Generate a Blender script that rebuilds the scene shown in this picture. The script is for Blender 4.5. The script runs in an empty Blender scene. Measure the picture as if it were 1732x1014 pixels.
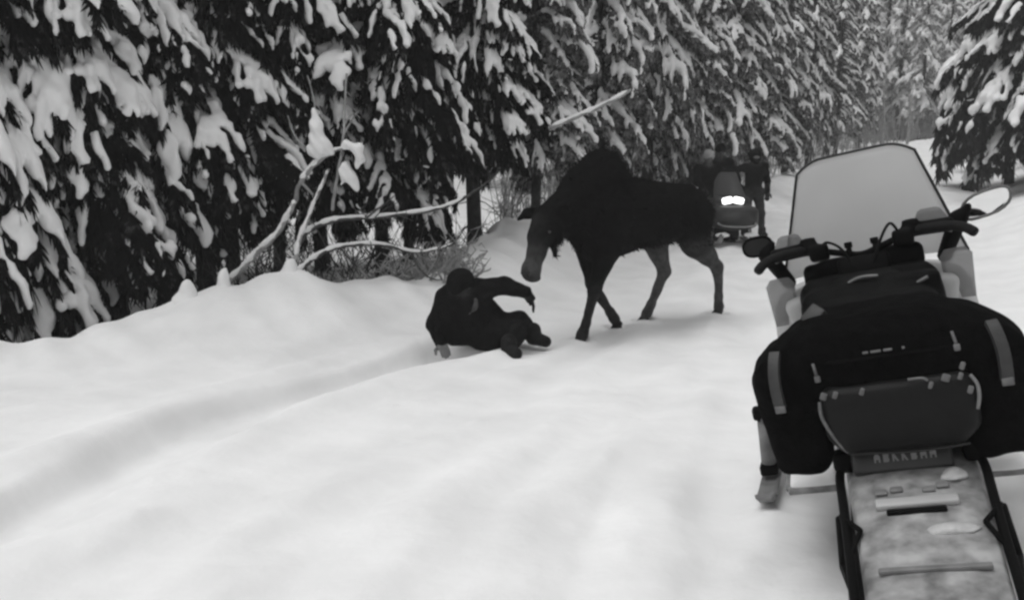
import bpy, bmesh, math, random
import numpy as np
from mathutils import Vector, Matrix, Euler

S = bpy.context.scene
COL = S.collection
R = math.radians
rng = random.Random(11)
nrg = np.random.default_rng(7)

# ------------------------------------------------------------------ camera, sky, sun, exposure
CAM_H = 1.45
PITCH = math.atan(262 / 1500)
cam = bpy.data.cameras.new('camera')
cam.sensor_width = 36
cam.lens = 36 * 1500 / 1732
cam.clip_start = 0.05
cam.clip_end = 2000
cam_o = bpy.data.objects.new('camera', cam)
COL.objects.link(cam_o)
cam_o.location = (0, 0, CAM_H)
cam_o.rotation_euler = (R(90) - PITCH, 0, 0)
S.camera = cam_o

SUN_EL, SUN_AZ = R(72), R(-85)          # azimuth clockwise from +Y: high on the left, through thin cloud
world = bpy.data.worlds.new('World')
S.world = world
world.use_nodes = True
wn = world.node_tree.nodes
wl = world.node_tree.links
wn.clear()
sky = wn.new('ShaderNodeTexSky')
sky.sky_type = 'NISHITA'
sky.sun_disc = False
sky.sun_elevation = SUN_EL
sky.sun_rotation = SUN_AZ
sky.air_density = 1.0
sky.dust_density = 3.0
bw = wn.new('ShaderNodeRGBToBW')        # the photograph is black and white
bg = wn.new('ShaderNodeBackground')
bg.inputs['Strength'].default_value = 0.15
wo = wn.new('ShaderNodeOutputWorld')
wl.new(sky.outputs[0], bw.inputs[0])
wl.new(bw.outputs[0], bg.inputs['Color'])
wl.new(bg.outputs[0], wo.inputs['Surface'])

sun = bpy.data.lights.new('sun', 'SUN')
sun.energy = 0.6
sun.angle = R(70)
sun.color = (1.0, 1.0, 1.0)
sun_o = bpy.data.objects.new('sun', sun)
COL.objects.link(sun_o)
sd = Vector((math.sin(SUN_AZ) * math.cos(SUN_EL), math.cos(SUN_AZ) * math.cos(SUN_EL), math.sin(SUN_EL)))
sun_o.rotation_euler = sd.to_track_quat('Z', 'Y').to_euler()
sun_o.location = (0, 0, 40)

S.view_settings.view_transform = 'Standard'
S.view_settings.look = 'None'
S.view_settings.gamma = 1
S.view_settings.use_curve_mapping = False
S.view_settings.exposure = 0.25
S.render.engine = 'CYCLES'
S.cycles.use_denoising = True
S.cycles.max_bounces = 8
S.cycles.diffuse_bounces = 4
S.cycles.transparent_max_bounces = 8
S.cycles.volume_bounces = 1
S.cycles.pixel_filter_type = 'BLACKMAN_HARRIS'
S.cycles.filter_width = 2.6             # the photograph is a soft video frame
HAZE = 0.0016

# ------------------------------------------------------------------ helpers
def new_mesh(name, verts, faces, mat=None, smooth=True, cols=None):
    me = bpy.data.meshes.new(name)
    verts = np.asarray(verts, dtype=np.float32)
    if isinstance(faces, np.ndarray):
        n, k = faces.shape
        me.vertices.add(len(verts))
        me.vertices.foreach_set('co', verts.ravel())
        me.loops.add(n * k)
        me.loops.foreach_set('vertex_index', faces.astype(np.int32).ravel())
        me.polygons.add(n)
        me.polygons.foreach_set('loop_start', np.arange(0, n * k, k, dtype=np.int32))
        me.update(calc_edges=True)
    else:
        me.from_pydata([tuple(v) for v in verts], [], [tuple(f) for f in faces])
        me.update()
    if smooth:
        me.polygons.foreach_set('use_smooth', np.ones(len(me.polygons), dtype=bool))
    if cols is not None:
        a = me.color_attributes.new('coat', 'FLOAT_COLOR', 'POINT')
        c = np.ones((len(verts), 4), dtype=np.float32)
        c[:, :3] = np.asarray(cols)[:, None]
        a.data.foreach_set('color', c.ravel())
    if mat:
        me.materials.append(mat)
    return me

def link(name, me, parent=None):
    o = bpy.data.objects.new(name, me)
    COL.objects.link(o)
    if parent:
        o.parent = parent
    return o

def mesh(name, verts, faces, mat, parent=None, smooth=True, cols=None):
    return link(name, new_mesh(name, verts, faces, mat, smooth, cols), parent)

def tag(o, label=None, cat=None, group=None, kind=None):
    if label: o['label'] = label
    if cat: o['category'] = cat
    if group: o['group'] = group
    if kind: o['kind'] = kind
    return o

def thing(name, label, cat, loc=(0, 0, 0), rot=(0, 0, 0), group=None):
    o = bpy.data.objects.new(name, None)
    COL.objects.link(o)
    o.empty_display_size = 0.2
    o.location = loc
    o.rotation_euler = rot
    return tag(o, label, cat, group)

def tube(pts, radii, n=8, cap=True):
    P = np.array(pts, dtype=float)
    m = len(P)
    if np.isscalar(radii):
        radii = [radii] * m
    T = np.gradient(P, axis=0)
    T /= np.linalg.norm(T, axis=1)[:, None] + 1e-9
    u = np.cross(T[0], [0.13, 0.31, 0.94])
    if np.linalg.norm(u) < 1e-3:
        u = np.cross(T[0], [1, 0, 0])
    u /= np.linalg.norm(u)
    V, F = [], []
    for i in range(m):
        u = u - T[i] * np.dot(u, T[i])
        u /= np.linalg.norm(u) + 1e-9
        w = np.cross(T[i], u)
        for k in range(n):
            a = 2 * math.pi * k / n
            V.append(P[i] + radii[i] * (math.cos(a) * u + math.sin(a) * w))
    for i in range(m - 1):
        for k in range(n):
            F.append((i * n + k, i * n + (k + 1) % n, (i + 1) * n + (k + 1) % n, (i + 1) * n + k))
    if cap:
        F.append(tuple(range(n - 1, -1, -1)))
        F.append(tuple((m - 1) * n + k for k in range(n)))
    return V, F

def spline(pts, n=8):
    P = np.array(pts, dtype=float)
    m = len(P)
    out = []
    for i in range(m - 1):
        p0, p1, p2, p3 = P[max(i - 1, 0)], P[i], P[i + 1], P[min(i + 2, m - 1)]
        for k in range(n):
            t = k / n
            out.append(0.5 * ((2 * p1) + (-p0 + p2) * t + (2 * p0 - 5 * p1 + 4 * p2 - p3) * t * t + (-p0 + 3 * p1 - 3 * p2 + p3) * t ** 3))
    out.append(P[-1])
    return np.array(out)

def join(parts):
    V, F, o = [], [], 0
    for v, f in parts:
        V += [tuple(p) for p in v]
        F += [tuple(i + o for i in q) for q in f]
        o += len(v)
    return V, F

def rbox(c, h, r=0.01, rot=None, seg=2):
    bm = bmesh.new()
    bmesh.ops.create_cube(bm, size=2)
    for v in bm.verts:
        v.co = Vector((v.co.x * h[0], v.co.y * h[1], v.co.z * h[2]))
    if r > 0:
        bmesh.ops.bevel(bm, geom=bm.edges[:], offset=r, segments=seg, affect='EDGES', profile=0.5)
    M = Matrix.Identity(3) if rot is None else Euler(rot).to_matrix()
    V = [M @ v.co + Vector(c) for v in bm.verts]
    bm.verts.index_update()
    F = [tuple(v.index for v in f.verts) for f in bm.faces]
    bm.free()
    return [tuple(v) for v in V], F

def prism(outline, axis_vec, depth, origin=(0, 0, 0), ux=(1, 0, 0), uy=(0, 0, 1)):
    ux, uy, ax = Vector(ux), Vector(uy), Vector(axis_vec)
    o = Vector(origin)
    n = len(outline)
    V = [tuple(o + ux * a + uy * b) for a, b in outline] + [tuple(o + ux * a + uy * b + ax * depth) for a, b in outline]
    F = [tuple(range(n)), tuple(range(2 * n - 1, n - 1, -1))]
    F += [(i, i + n, (i + 1) % n + n, (i + 1) % n) for i in range(n)]
    return V, F

# ---- smooth blended solids: signed distances on a grid, surfaced
def d_cone(a, b, ra, rb):
    a, b = np.array(a, float), np.array(b, float)
    ab = b - a
    L2 = max(float(ab @ ab), 1e-9)
    def f(p):
        t = np.clip(((p - a) @ ab) / L2, 0, 1)
        return np.linalg.norm(p - a - t[:, None] * ab, axis=1) - (ra + (rb - ra) * t)
    return f

def d_ell(c, r, rot=None):
    c, r = np.array(c, float), np.array(r, float)
    M = None if rot is None else np.array(Euler(rot).to_matrix())
    def f(p):
        q = p - c
        if M is not None:
            q = q @ M
        k0 = np.linalg.norm(q / r, axis=1)
        k1 = np.linalg.norm(q / (r * r), axis=1) + 1e-9
        return k0 * (k0 - 1) / k1
    return f

def d_box(c, h, r=0.03, rot=None):
    c, h = np.array(c, float), np.array(h, float)
    M = None if rot is None else np.array(Euler(rot).to_matrix())
    def f(p):
        q = p - c
        if M is not None:
            q = q @ M
        q = np.abs(q) - (h - r)
        return np.linalg.norm(np.maximum(q, 0), axis=1) + np.minimum(q.max(axis=1), 0) - r
    return f

def nets(F, org, h):
    s = F < 0
    nx, ny, nz = F.shape
    off = [(i, j, k) for i in (0, 1) for j in (0, 1) for k in (0, 1)]
    cnt = sum(s[i:nx - 1 + i, j:ny - 1 + j, k:nz - 1 + k].astype(np.int8) for i, j, k in off)
    act = np.argwhere((cnt > 0) & (cnt < 8))
    val = {o: F[act[:, 0] + o[0], act[:, 1] + o[1], act[:, 2] + o[2]] for o in off}
    acc = np.zeros((len(act), 3))
    num = np.zeros(len(act))
    for a in off:
        for ax in range(3):
            if a[ax]:
                continue
            b = list(a); b[ax] = 1; b = tuple(b)
            fa, fb = val[a], val[b]
            m = (fa < 0) != (fb < 0)
            t = np.where(m, fa / np.where(m, fa - fb, 1), 0)
            p = np.tile(np.array(a, float), (len(act), 1))
            p[:, ax] += t
            acc += p * m[:, None]
            num += m
    V = (act + acc / num[:, None]) * h + np.array(org)
    idx = -np.ones((nx - 1, ny - 1, nz - 1), dtype=np.int64)
    idx[act[:, 0], act[:, 1], act[:, 2]] = np.arange(len(act))
    quads = []
    for ax in range(3):
        sl0 = [slice(None)] * 3; sl1 = [slice(None)] * 3
        sl0[ax] = slice(0, -1); sl1[ax] = slice(1, None)
        a, b = s[tuple(sl0)], s[tuple(sl1)]
        e = np.argwhere(a != b)
        u, v = (ax + 1) % 3, (ax + 2) % 3
        dims = (nx, ny, nz)
        ok = (e[:, u] > 0) & (e[:, v] > 0) & (e[:, u] < dims[u] - 1) & (e[:, v] < dims[v] - 1)
        e = e[ok]
        flip = ~a[e[:, 0], e[:, 1], e[:, 2]]
        def cell(du, dv):
            c = e.copy(); c[:, u] += du; c[:, v] += dv
            return idx[c[:, 0], c[:, 1], c[:, 2]]
        q = np.stack([cell(-1, -1), cell(0, -1), cell(0, 0), cell(-1, 0)], axis=1)
        q[flip] = q[flip][:, ::-1]
        quads.append(q)
    Q = np.concatenate(quads)
    return V, Q[(Q >= 0).all(axis=1)]

def solid(prims, h, pad=0.12, noise=None, cut=None, lo=None, hi=None):
    """prims: (fn, blend, colour).  Returns verts, quads, colours."""
    if lo is None:
        g = np.stack(np.meshgrid(*[np.arange(-3, 3.01, 0.1)] * 3, indexing='ij'), -1).reshape(-1, 3)
        d = np.min([f(g) for f, _, _ in prims], axis=0)
        ins = g[d < 0.1]
        lo, hi = ins.min(0) - pad, ins.max(0) + pad
    ax = [np.arange(lo[i], hi[i] + h, h) for i in range(3)]
    shp = tuple(len(a) for a in ax)
    P = np.stack(np.meshgrid(*ax, indexing='ij'), -1).reshape(-1, 3)
    D = None
    for f, k, c in prims:
        d = f(P)
        if D is None:
            D = d
        elif k <= 0:
            D = np.minimum(D, d)
        else:
            hh = np.clip(0.5 + 0.5 * (D - d) / k, 0, 1)
            D = D * (1 - hh) + d * hh - k * hh * (1 - hh)
    if noise is not None:
        D = D + noise(P)
    if cut is not None:
        D = np.maximum(D, cut(P))
    V, Q = nets(D.reshape(shp), lo, h)
    W = np.stack([np.exp(-np.clip(f(V), -0.05, 2) / 0.018) for f, _, _ in prims], 1)
    C = (W * np.array([c for _, _, c in prims])).sum(1) / W.sum(1)
    return V, Q, C

def wob(a, f, ph=0.0):
    def n(P):
        return a * (np.sin(P[:, 0] * f + ph) * np.sin(P[:, 1] * f * 1.13 + 1.7 + ph) + 0.6 * np.sin(P[:, 2] * f * 1.31 + 0.6 + ph) * np.sin(P[:, 0] * f * 1.9 + 2.2))
    return n

# ------------------------------------------------------------------ materials (all neutral: black and white photograph)
def mat(name, v, rough=0.7, spec=0.3, var=0.0, scale=8.0, bump=0.0, bscale=40.0, attr=None, metal=0.0, detail=4):
    m = bpy.data.materials.new(name)
    m.use_nodes = True
    nt = m.node_tree
    p = nt.nodes['Principled BSDF']
    p.inputs['Roughness'].default_value = rough
    p.inputs['Specular IOR Level'].default_value = spec
    p.inputs['Metallic'].default_value = metal
    p.inputs['Base Color'].default_value = (v, v, v, 1)
    tc = nt.nodes.new('ShaderNodeTexCoord')
    src = None
    if attr:
        at = nt.nodes.new('ShaderNodeAttribute')
        at.attribute_name = attr
        src = at.outputs['Color']
        nt.links.new(src, p.inputs['Base Color'])
    if var > 0:
        nz = nt.nodes.new('ShaderNodeTexNoise')
        nz.inputs['Scale'].default_value = scale
        nz.inputs['Detail'].default_value = detail
        nt.links.new(tc.outputs['Object'], nz.inputs['Vector'])
        mr = nt.nodes.new('ShaderNodeMapRange')
        mr.inputs['From Min'].default_value = 0.3
        mr.inputs['From Max'].default_value = 0.7
        lo_, hi_ = max(0.0, 1 - var), 1 + var
        mr.inputs['To Min'].default_value = lo_ * (1 if attr else v)
        mr.inputs['To Max'].default_value = min(hi_ * (1 if attr else v), 2.0 if attr else 0.92)
        nt.links.new(nz.outputs['Fac'], mr.inputs['Value'])
        if attr:
            mx = nt.nodes.new('ShaderNodeVectorMath')
            mx.operation = 'MULTIPLY'
            nt.links.new(src, mx.inputs[0])
            nt.links.new(mr.outputs[0], mx.inputs[1])
            nt.links.new(mx.outputs[0], p.inputs['Base Color'])
        else:
            nt.links.new(mr.outputs[0], p.inputs['Base Color'])
    if bump > 0:
        nb = nt.nodes.new('ShaderNodeTexNoise')
        nb.inputs['Scale'].default_value = bscale
        nb.inputs['Detail'].default_value = 5
        nt.links.new(tc.outputs['Object'], nb.inputs['Vector'])
        b = nt.nodes.new('ShaderNodeBump')
        b.inputs['Strength'].default_value = bump
        b.inputs['Distance'].default_value = 0.02
        nt.links.new(nb.outputs['Fac'], b.inputs['Height'])
        nt.links.new(b.outputs[0], p.inputs['Normal'])
    return m

M_SNOW = mat('trail_snow', 0.83, 0.75, 0.15, 0.07, 1.6, 0.5, 7.0)
M_CLUMP = mat('tree_snow', 0.84, 0.8, 0.12, 0.08, 5.0, 0.4, 14.0)
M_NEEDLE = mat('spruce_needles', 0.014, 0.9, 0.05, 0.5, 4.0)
def frost_haze_tone(m, hi, a, b, scale, lo=0.006):
    nt = m.node_tree
    p = nt.nodes['Principled BSDF']
    tc = nt.nodes.new('ShaderNodeTexCoord')
    n1 = nt.nodes.new('ShaderNodeTexNoise'); n1.inputs['Scale'].default_value = scale; n1.inputs['Detail'].default_value = 6
    n1.inputs['Roughness'].default_value = 0.75
    nt.links.new(tc.outputs['Object'], n1.inputs['Vector'])
    mr = nt.nodes.new('ShaderNodeMapRange')
    mr.inputs['From Min'].default_value = a; mr.inputs['From Max'].default_value = b
    mr.inputs['To Min'].default_value = lo; mr.inputs['To Max'].default_value = hi
    nt.links.new(n1.outputs['Fac'], mr.inputs['Value'])
    nt.links.new(mr.outputs[0], p.inputs['Base Color'])
frost_haze_tone(M_NEEDLE, 0.20, 0.57, 0.76, 9.0)
M_NEEDLE2 = mat('frost_haze_needles', 0.03, 0.9, 0.05)
frost_haze_tone(M_NEEDLE2, 0.46, 0.43, 0.70, 8.0, 0.022)  # frost, with the dark tone lifted to paint in some haze
M_NEEDLE3 = mat('hoar_haze_needles', 0.1, 0.9, 0.05)
frost_haze_tone(M_NEEDLE3, 0.6, 0.36, 0.66, 5.0, 0.05)  # hoar frost made paler still, so the colour carries distance haze
M_BARK = mat('spruce_bark', 0.025, 0.95, 0.1, 0.5, 9.0, 0.8, 25.0)
M_TWIG = mat('bare_bark', 0.07, 0.9, 0.1, 0.4, 14.0, 0.6, 40.0)
M_FROST = mat('frosted_bark', 0.30, 0.85, 0.1, 0.35, 9.0, 0.6, 30.0)
M_MOOSE = mat('moose_coat', 0.01, 0.95, 0.03, 0.35, 16.0, 0.5, 60.0, attr='coat')
M_MANE = mat('moose_mane', 0.006, 0.95, 0.03, 0.4, 12.0)
M_HOOF = mat('hoof', 0.02, 0.7, 0.2)
M_EYE = mat('eye', 0.005, 0.1, 0.6)
M_BLACKCLOTH = mat('black_cloth', 0.007, 0.95, 0.05, 0.4, 20.0, 0.5, 80.0)
M_SUIT = mat('winter_suit', 0.01, 0.95, 0.05, 0.4, 15.0, 0.6, 45.0, attr='coat')
M_BAG = mat('bag_fabric', 0.004, 0.9, 0.03, 0.4, 30.0, 0.5, 60.0)
M_POCKET = mat('pocket_vinyl', 0.009, 0.5, 0.15, 0.2, 6.0, 0.25, 12.0)
M_REFL = mat('reflective_tape', 0.042, 0.5, 0.3, 0.2, 30.0)
M_PIPING = mat('grey_piping', 0.14, 0.6, 0.3, 0.3, 25.0)
M_PLASTIC = mat('black_plastic', 0.004, 0.65, 0.06, 0.3, 12.0, 0.1, 60.0)
M_RUBBER = mat('black_rubber', 0.01, 0.8, 0.15, 0.3, 20.0, 0.2, 70.0)
M_HOOD = mat('pale_hood', 0.40, 0.45, 0.35, 0.1, 4.0, 0.05, 20.0)
M_DARKHOOD = mat('dark_hood', 0.025, 0.5, 0.3, 0.3, 8.0)
M_TUNNEL = mat('frosted_metal', 0.26, 0.7, 0.2, 0.55, 13.0, 0.25, 14.0)
M_ICE = mat('dirty_ice', 0.42, 0.7, 0.2, 0.25, 18.0, 0.3, 40.0)
M_STEEL = mat('dull_steel', 0.17, 0.55, 0.4, 0.3, 14.0)
M_LETTER = mat('pale_lettering', 0.26, 0.6, 0.3)
M_MIRROR = mat('mirror_glass', 0.8, 0.06, 0.5, metal=1.0)
M_TAIL = mat('tail_lens', 0.03, 0.3, 0.4, 0.3, 10.0)

def emit_mat(name, strength):
    m = bpy.data.materials.new(name)
    m.use_nodes = True
    p = m.node_tree.nodes['Principled BSDF']
    p.inputs['Emission Color'].default_value = (1, 1, 1, 1)
    p.inputs['Emission Strength'].default_value = strength
    return m
M_LAMP = emit_mat('lit_headlight', 1.8)

def pane_mat(name, clear, v):
    m = bpy.data.materials.new(name)
    m.use_nodes = True
    nt = m.node_tree
    p = nt.nodes['Principled BSDF']
    p.inputs['Roughness'].default_value = 0.35
    p.inputs['Specular IOR Level'].default_value = 0.25
    nz = nt.nodes.new('ShaderNodeTexNoise')
    nz.inputs['Scale'].default_value = 5
    tc = nt.nodes.new('ShaderNodeTexCoord')
    nt.links.new(tc.outputs['Object'], nz.inputs['Vector'])
    mr = nt.nodes.new('ShaderNodeMapRange')
    mr.inputs['To Min'].default_value = v * 0.85
    mr.inputs['To Max'].default_value = v * 1.15
    nt.links.new(nz.outputs['Fac'], mr.inputs['Value'])
    nt.links.new(mr.outputs[0], p.inputs['Base Color'])
    t = nt.nodes.new('ShaderNodeBsdfTransparent')
    t.inputs['Color'].default_value = (0.72, 0.72, 0.72, 1)
    mx = nt.nodes.new('ShaderNodeMixShader')
    mx.inputs['Fac'].default_value = 1 - clear
    nt.links.new(t.outputs[0], mx.inputs[1])
    tl = nt.nodes.new('ShaderNodeBsdfTranslucent')
    tl.inputs['Color'].default_value = (v, v, v, 1)
    m2 = nt.nodes.new('ShaderNodeMixShader')
    m2.inputs['Fac'].default_value = 0.5
    nt.links.new(p.outputs[0], m2.inputs[1])
    nt.links.new(tl.outputs[0], m2.inputs[2])
    nt.links.new(m2.outputs[0], mx.inputs[2])
    nt.links.new(mx.outputs[0], nt.nodes['Material Output'].inputs['Surface'])
    return m
M_PANE = pane_mat('smoked_windshield', 0.34, 0.86)
M_PANE_FAR = pane_mat('far_windshield', 0.3, 0.16)
M_CLEAR = pane_mat('clear_guard', 0.55, 0.40)

# ------------------------------------------------------------------ terrain
_ys = np.arange(-60, 400, 0.25)
_zr = np.interp(_ys, [-60, 0, 2.7, 5, 8, 10, 14, 17.5, 24, 30, 45, 70, 120, 400],
                [0.4, 0, 0, -0.2, -0.46, -0.5, -0.46, -0.38, -0.08, 0.30, 1.2, 2.4, 5.0, 12])
_k = np.exp(-0.5 * (np.arange(-12, 13) / 4.0) ** 2); _k /= _k.sum()
_zs = np.convolve(np.pad(_zr, 12, mode='edge'), _k, mode='valid')
def zroad(y):
    return np.interp(y, _ys, _zs)

CREST = np.array([(-40, -4, 0.1), (-9, 5.5, -0.2), (-6, 6.8, -0.30), (-4.33, 7.5, -0.26), (-3.88, 7.8, -0.23), (-3.5, 8.25, -0.05), (-2.91, 8.8, 0.0),
                  (-2.33, 9.3, 0.17), (-1.77, 10, -0.08), (-1.0, 10.6, -0.16), (-0.55, 12, 0.05), (-0.1, 14, 0.30), (1.2, 16.5, 0.1), (3.2, 19.6, 0.05),
                  (7.2, 25.5, 0.45), (17, 42, 1.3), (30, 60, 2.3), (80, 125, 5.5)], float)

def poly_near(x, y, P):
    best = np.full(x.shape, 1e9); zz = np.zeros(x.shape); sg = np.zeros(x.shape); tt = np.zeros(x.shape)
    acc = 0.0
    for i in range(len(P) - 1):
        a, b = P[i], P[i + 1]
        dx, dy = b[0] - a[0], b[1] - a[1]
        L2 = dx * dx + dy * dy
        t = np.clip(((x - a[0]) * dx + (y - a[1]) * dy) / L2, 0, 1)
        px, py = a[0] + t * dx, a[1] + t * dy
        d = np.hypot(x - px, y - py)
        m = d < best
        best = np.where(m, d, best)
        if P.shape[1] > 2:
            zz = np.where(m, a[2] + t * (b[2] - a[2]), zz)
        sg = np.where(m, dx * (y - a[1]) - dy * (x - a[0]), sg)
        tt = np.where(m, acc + t * math.sqrt(L2), tt)
        acc += math.sqrt(L2)
    return best, zz, np.sign(sg), tt

def snoise(x, y, seed, n=5, f0=1.0, ang=None, stretch=1.0):
    r = np.random.default_rng(seed)
    out = np.zeros(np.shape(x))
    for i in range(n):
        if ang is None:
            a = r.uniform(0, 2 * math.pi)
            f = f0 * r.uniform(0.6, 1.6)
            out = out + np.sin(f * (x * math.cos(a) + y * math.sin(a)) + r.uniform(0, 6.28))
        else:
            ca, sa = math.cos(ang), math.sin(ang)
            u, v = x * ca + y * sa, -x * sa + y * ca
            out = out + np.sin(f0 * r.uniform(0.5, 1.5) * v + r.uniform(0, 6.28) + 1.5 * np.sin(u * f0 / stretch * r.uniform(0.6, 1.4) + r.uniform(0, 6.28)))
    return out / n

TRENCH = np.array([(-3.6, 1.2), (-2.6, 2.8), (-2.18, 3.56), (-2.02, 4.66), (-1.83, 5.8), (-1.42, 6.8), (-0.85, 7.8), (-0.62, 8.15)])
RUTS = [np.array([(-0.6, 1.0), (0.05, 4.0), (1.1, 7.5), (2.6, 12), (4.6, 18), (9.2, 26), (20, 43)]),
        np.array([(0.4, 1.0), (0.9, 4.0), (1.9, 7.5), (3.3, 12), (5.3, 18), (10, 25.6), (21, 42)]),
        np.array([(-0.2, 1.0), (0.45, 4.0), (1.45, 7.5), (2.9, 12), (4.9, 18), (9.5, 26), (20.3, 43)]),
        np.array([(-1.2, 1.0), (-0.55, 4.0), (0.55, 7.2), (2.2, 12), (4.2, 17.8), (8.8, 26), (19.7, 43)]),
        np.array([(-1.9, 1.0), (-1.0, 4.0), (0.2, 7.0), (1.9, 12), (3.9, 17.6), (8.5, 26), (19.5, 43)])]

_mh = (-0.7413, -0.6712)
def mloc(s_, l_):
    return (1.45 + _mh[0] * s_ - _mh[1] * l_, 9.57 + _mh[1] * s_ + _mh[0] * l_)
HOOVES = [mloc(1.17, .13), mloc(.30, -.13), mloc(-.15, -.14), mloc(-1.18, .14)]

def ground(x, y):
    x = np.asarray(x, float); y = np.asarray(y, float)
    zr = zroad(y)
    d, zc, sg, tt = poly_near(x, y, CREST)
    crest = zc + 0.04 * np.sin(tt * 2.9) + 0.025 * np.sin(tt * 6.1 + 1) + 0.022 * np.sin(tt * 13.3 + 2) * np.sin(tt * 1.7)
    front = zr + (crest - zr) * np.exp(-(d / 0.95) ** 2)
    floor = zr - 0.18 + 0.10 * snoise(x, y, 3, 5, 1.1)
    floor = floor + np.clip((d - 4) * 0.05, 0, 3.0)
    back = floor + (crest - floor) * np.exp(-(d / 0.55) ** 2)
    z = np.where(sg > 0, back, front)
    # right bank
    nx, ny = 0.86, -0.51
    dr = (x - 1.15) * nx + (y - 2.7) * ny
    bank = np.where(dr > 0, 0.19 * np.minimum(dr, 1.6) + 0.10 * np.clip(dr - 1.6, 0, 5), 0.06 * np.clip(dr + 0.4, 0, 0.4) - 0.024)
    bank = np.where(dr > -0.4, bank, -0.024)
    ss = lambda a, b, t: np.clip((t - a) / (b - a), 0, 1) ** 2 * (3 - 2 * np.clip((t - a) / (b - a), 0, 1))
    bank = bank + 0.5 * ss(-1.2, 0.8, dr) * ss(11, 19, y)
    z = z + bank * (sg <= 0)
    # groove left by the sliding person
    dt, _, st, t2 = poly_near(x, y, TRENCH)
    wdt = 0.27 + 0.05 * np.sin(t2 * 1.7)
    z = z - 0.17 * np.exp(-(dt / wdt) ** 6) + 0.045 * np.exp(-((dt - 0.5) / 0.16) ** 2)
    on = np.exp(-np.clip(d - 0.0, 0, 9) * 0.0) * (sg <= 0)
    for i, rt in enumerate(RUTS):
        dd, _, s2, t3 = poly_near(x, y, rt)
        z = z - (0.026 * np.exp(-(dd / 0.12) ** 2) - 0.020 * np.exp(-((dd - 0.34) / 0.12) ** 2)) * on * (0.7 + 0.4 * np.sin(t3 * 2.3 + i))
    z = z + on * 0.026 * snoise(x, y, 21, 5, 10.0, R(66), 9.0) + on * 0.012 * snoise(x, y, 22, 5, 3.2, R(58), 5.0)
    z = z + 0.005 * snoise(x, y, 23, 6, 4.5) + 0.004 * snoise(x, y, 24, 7, 14.0) + 0.0022 * snoise(x, y, 25, 7, 40.0) * on * np.clip(1.4 - y / 9, 0, 1)
    ch = snoise(x, y, 31, 7, 22.0, R(64), 3.0) + 0.8 * snoise(x, y, 32, 7, 17.0)
    z = z + on * 0.022 * np.clip(ch - 0.35, 0, 1) * np.clip(1.3 - y / 12, 0, 1)
    sl_ = (x - 1.365) * 0.94 - (y - 2.7) * 0.342
    z = z + np.exp(-((np.abs(sl_) - 0.45) / 0.32) ** 2) * (y < 4.6) * (0.018 * snoise(x, y, 41, 7, 19.0, R(70), 4.0) + 0.014 * np.clip(snoise(x, y, 42, 7, 30.0), 0, 1))
    for hx, hy in HOOVES:
        r2 = np.hypot(x - hx, y - hy)
        z = z - 0.05 * np.exp(-(r2 / 0.10) ** 4) + 0.025 * np.exp(-((r2 - 0.15) / 0.05) ** 2)
    r2 = np.hypot(x + .24, (y - 8.35) * 1.3)
    z = z - 0.03 * np.exp(-(r2 / 0.6) ** 4)
    return z

def gz(x, y):
    return float(ground(np.array([x]), np.array([y]))[0])

def pt(u, v, d):
    a, b = (u - 866) / 1500, (507 - v) / 1500
    cp, sp = math.cos(PITCH), math.sin(PITCH)
    y, z = cp + b * sp, -sp + b * cp
    return (a / y * d, d, CAM_H + z / y * d)

xs = np.unique(np.concatenate([np.linspace(-300, -40, 14), np.linspace(-40, -8, 50), np.linspace(-8, -5, 30), np.arange(-5, 4.2, 0.035), np.linspace(4.2, 12, 90), np.linspace(12, 40, 70), np.linspace(40, 300, 16)]))
ys = np.unique(np.concatenate([np.linspace(-60, -2, 14), np.linspace(-2, 1.8, 20), np.arange(1.8, 12, 0.04), np.linspace(12, 24, 110), np.linspace(24, 50, 80), np.linspace(50, 110, 40), np.linspace(110, 400, 14)]))
GX, GY = np.meshgrid(xs, ys, indexing='ij')
GZ = ground(GX.ravel(), GY.ravel())
nX, nY = GX.shape
ii = np.arange(nX * nY).reshape(nX, nY)
gq = np.stack([ii[:-1, :-1], ii[1:, :-1], ii[1:, 1:], ii[:-1, 1:]], -1).reshape(-1, 4)
tag(mesh('snow_ground', np.stack([GX.ravel(), GY.ravel(), GZ], 1), gq, M_SNOW), kind='structure')

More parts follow.
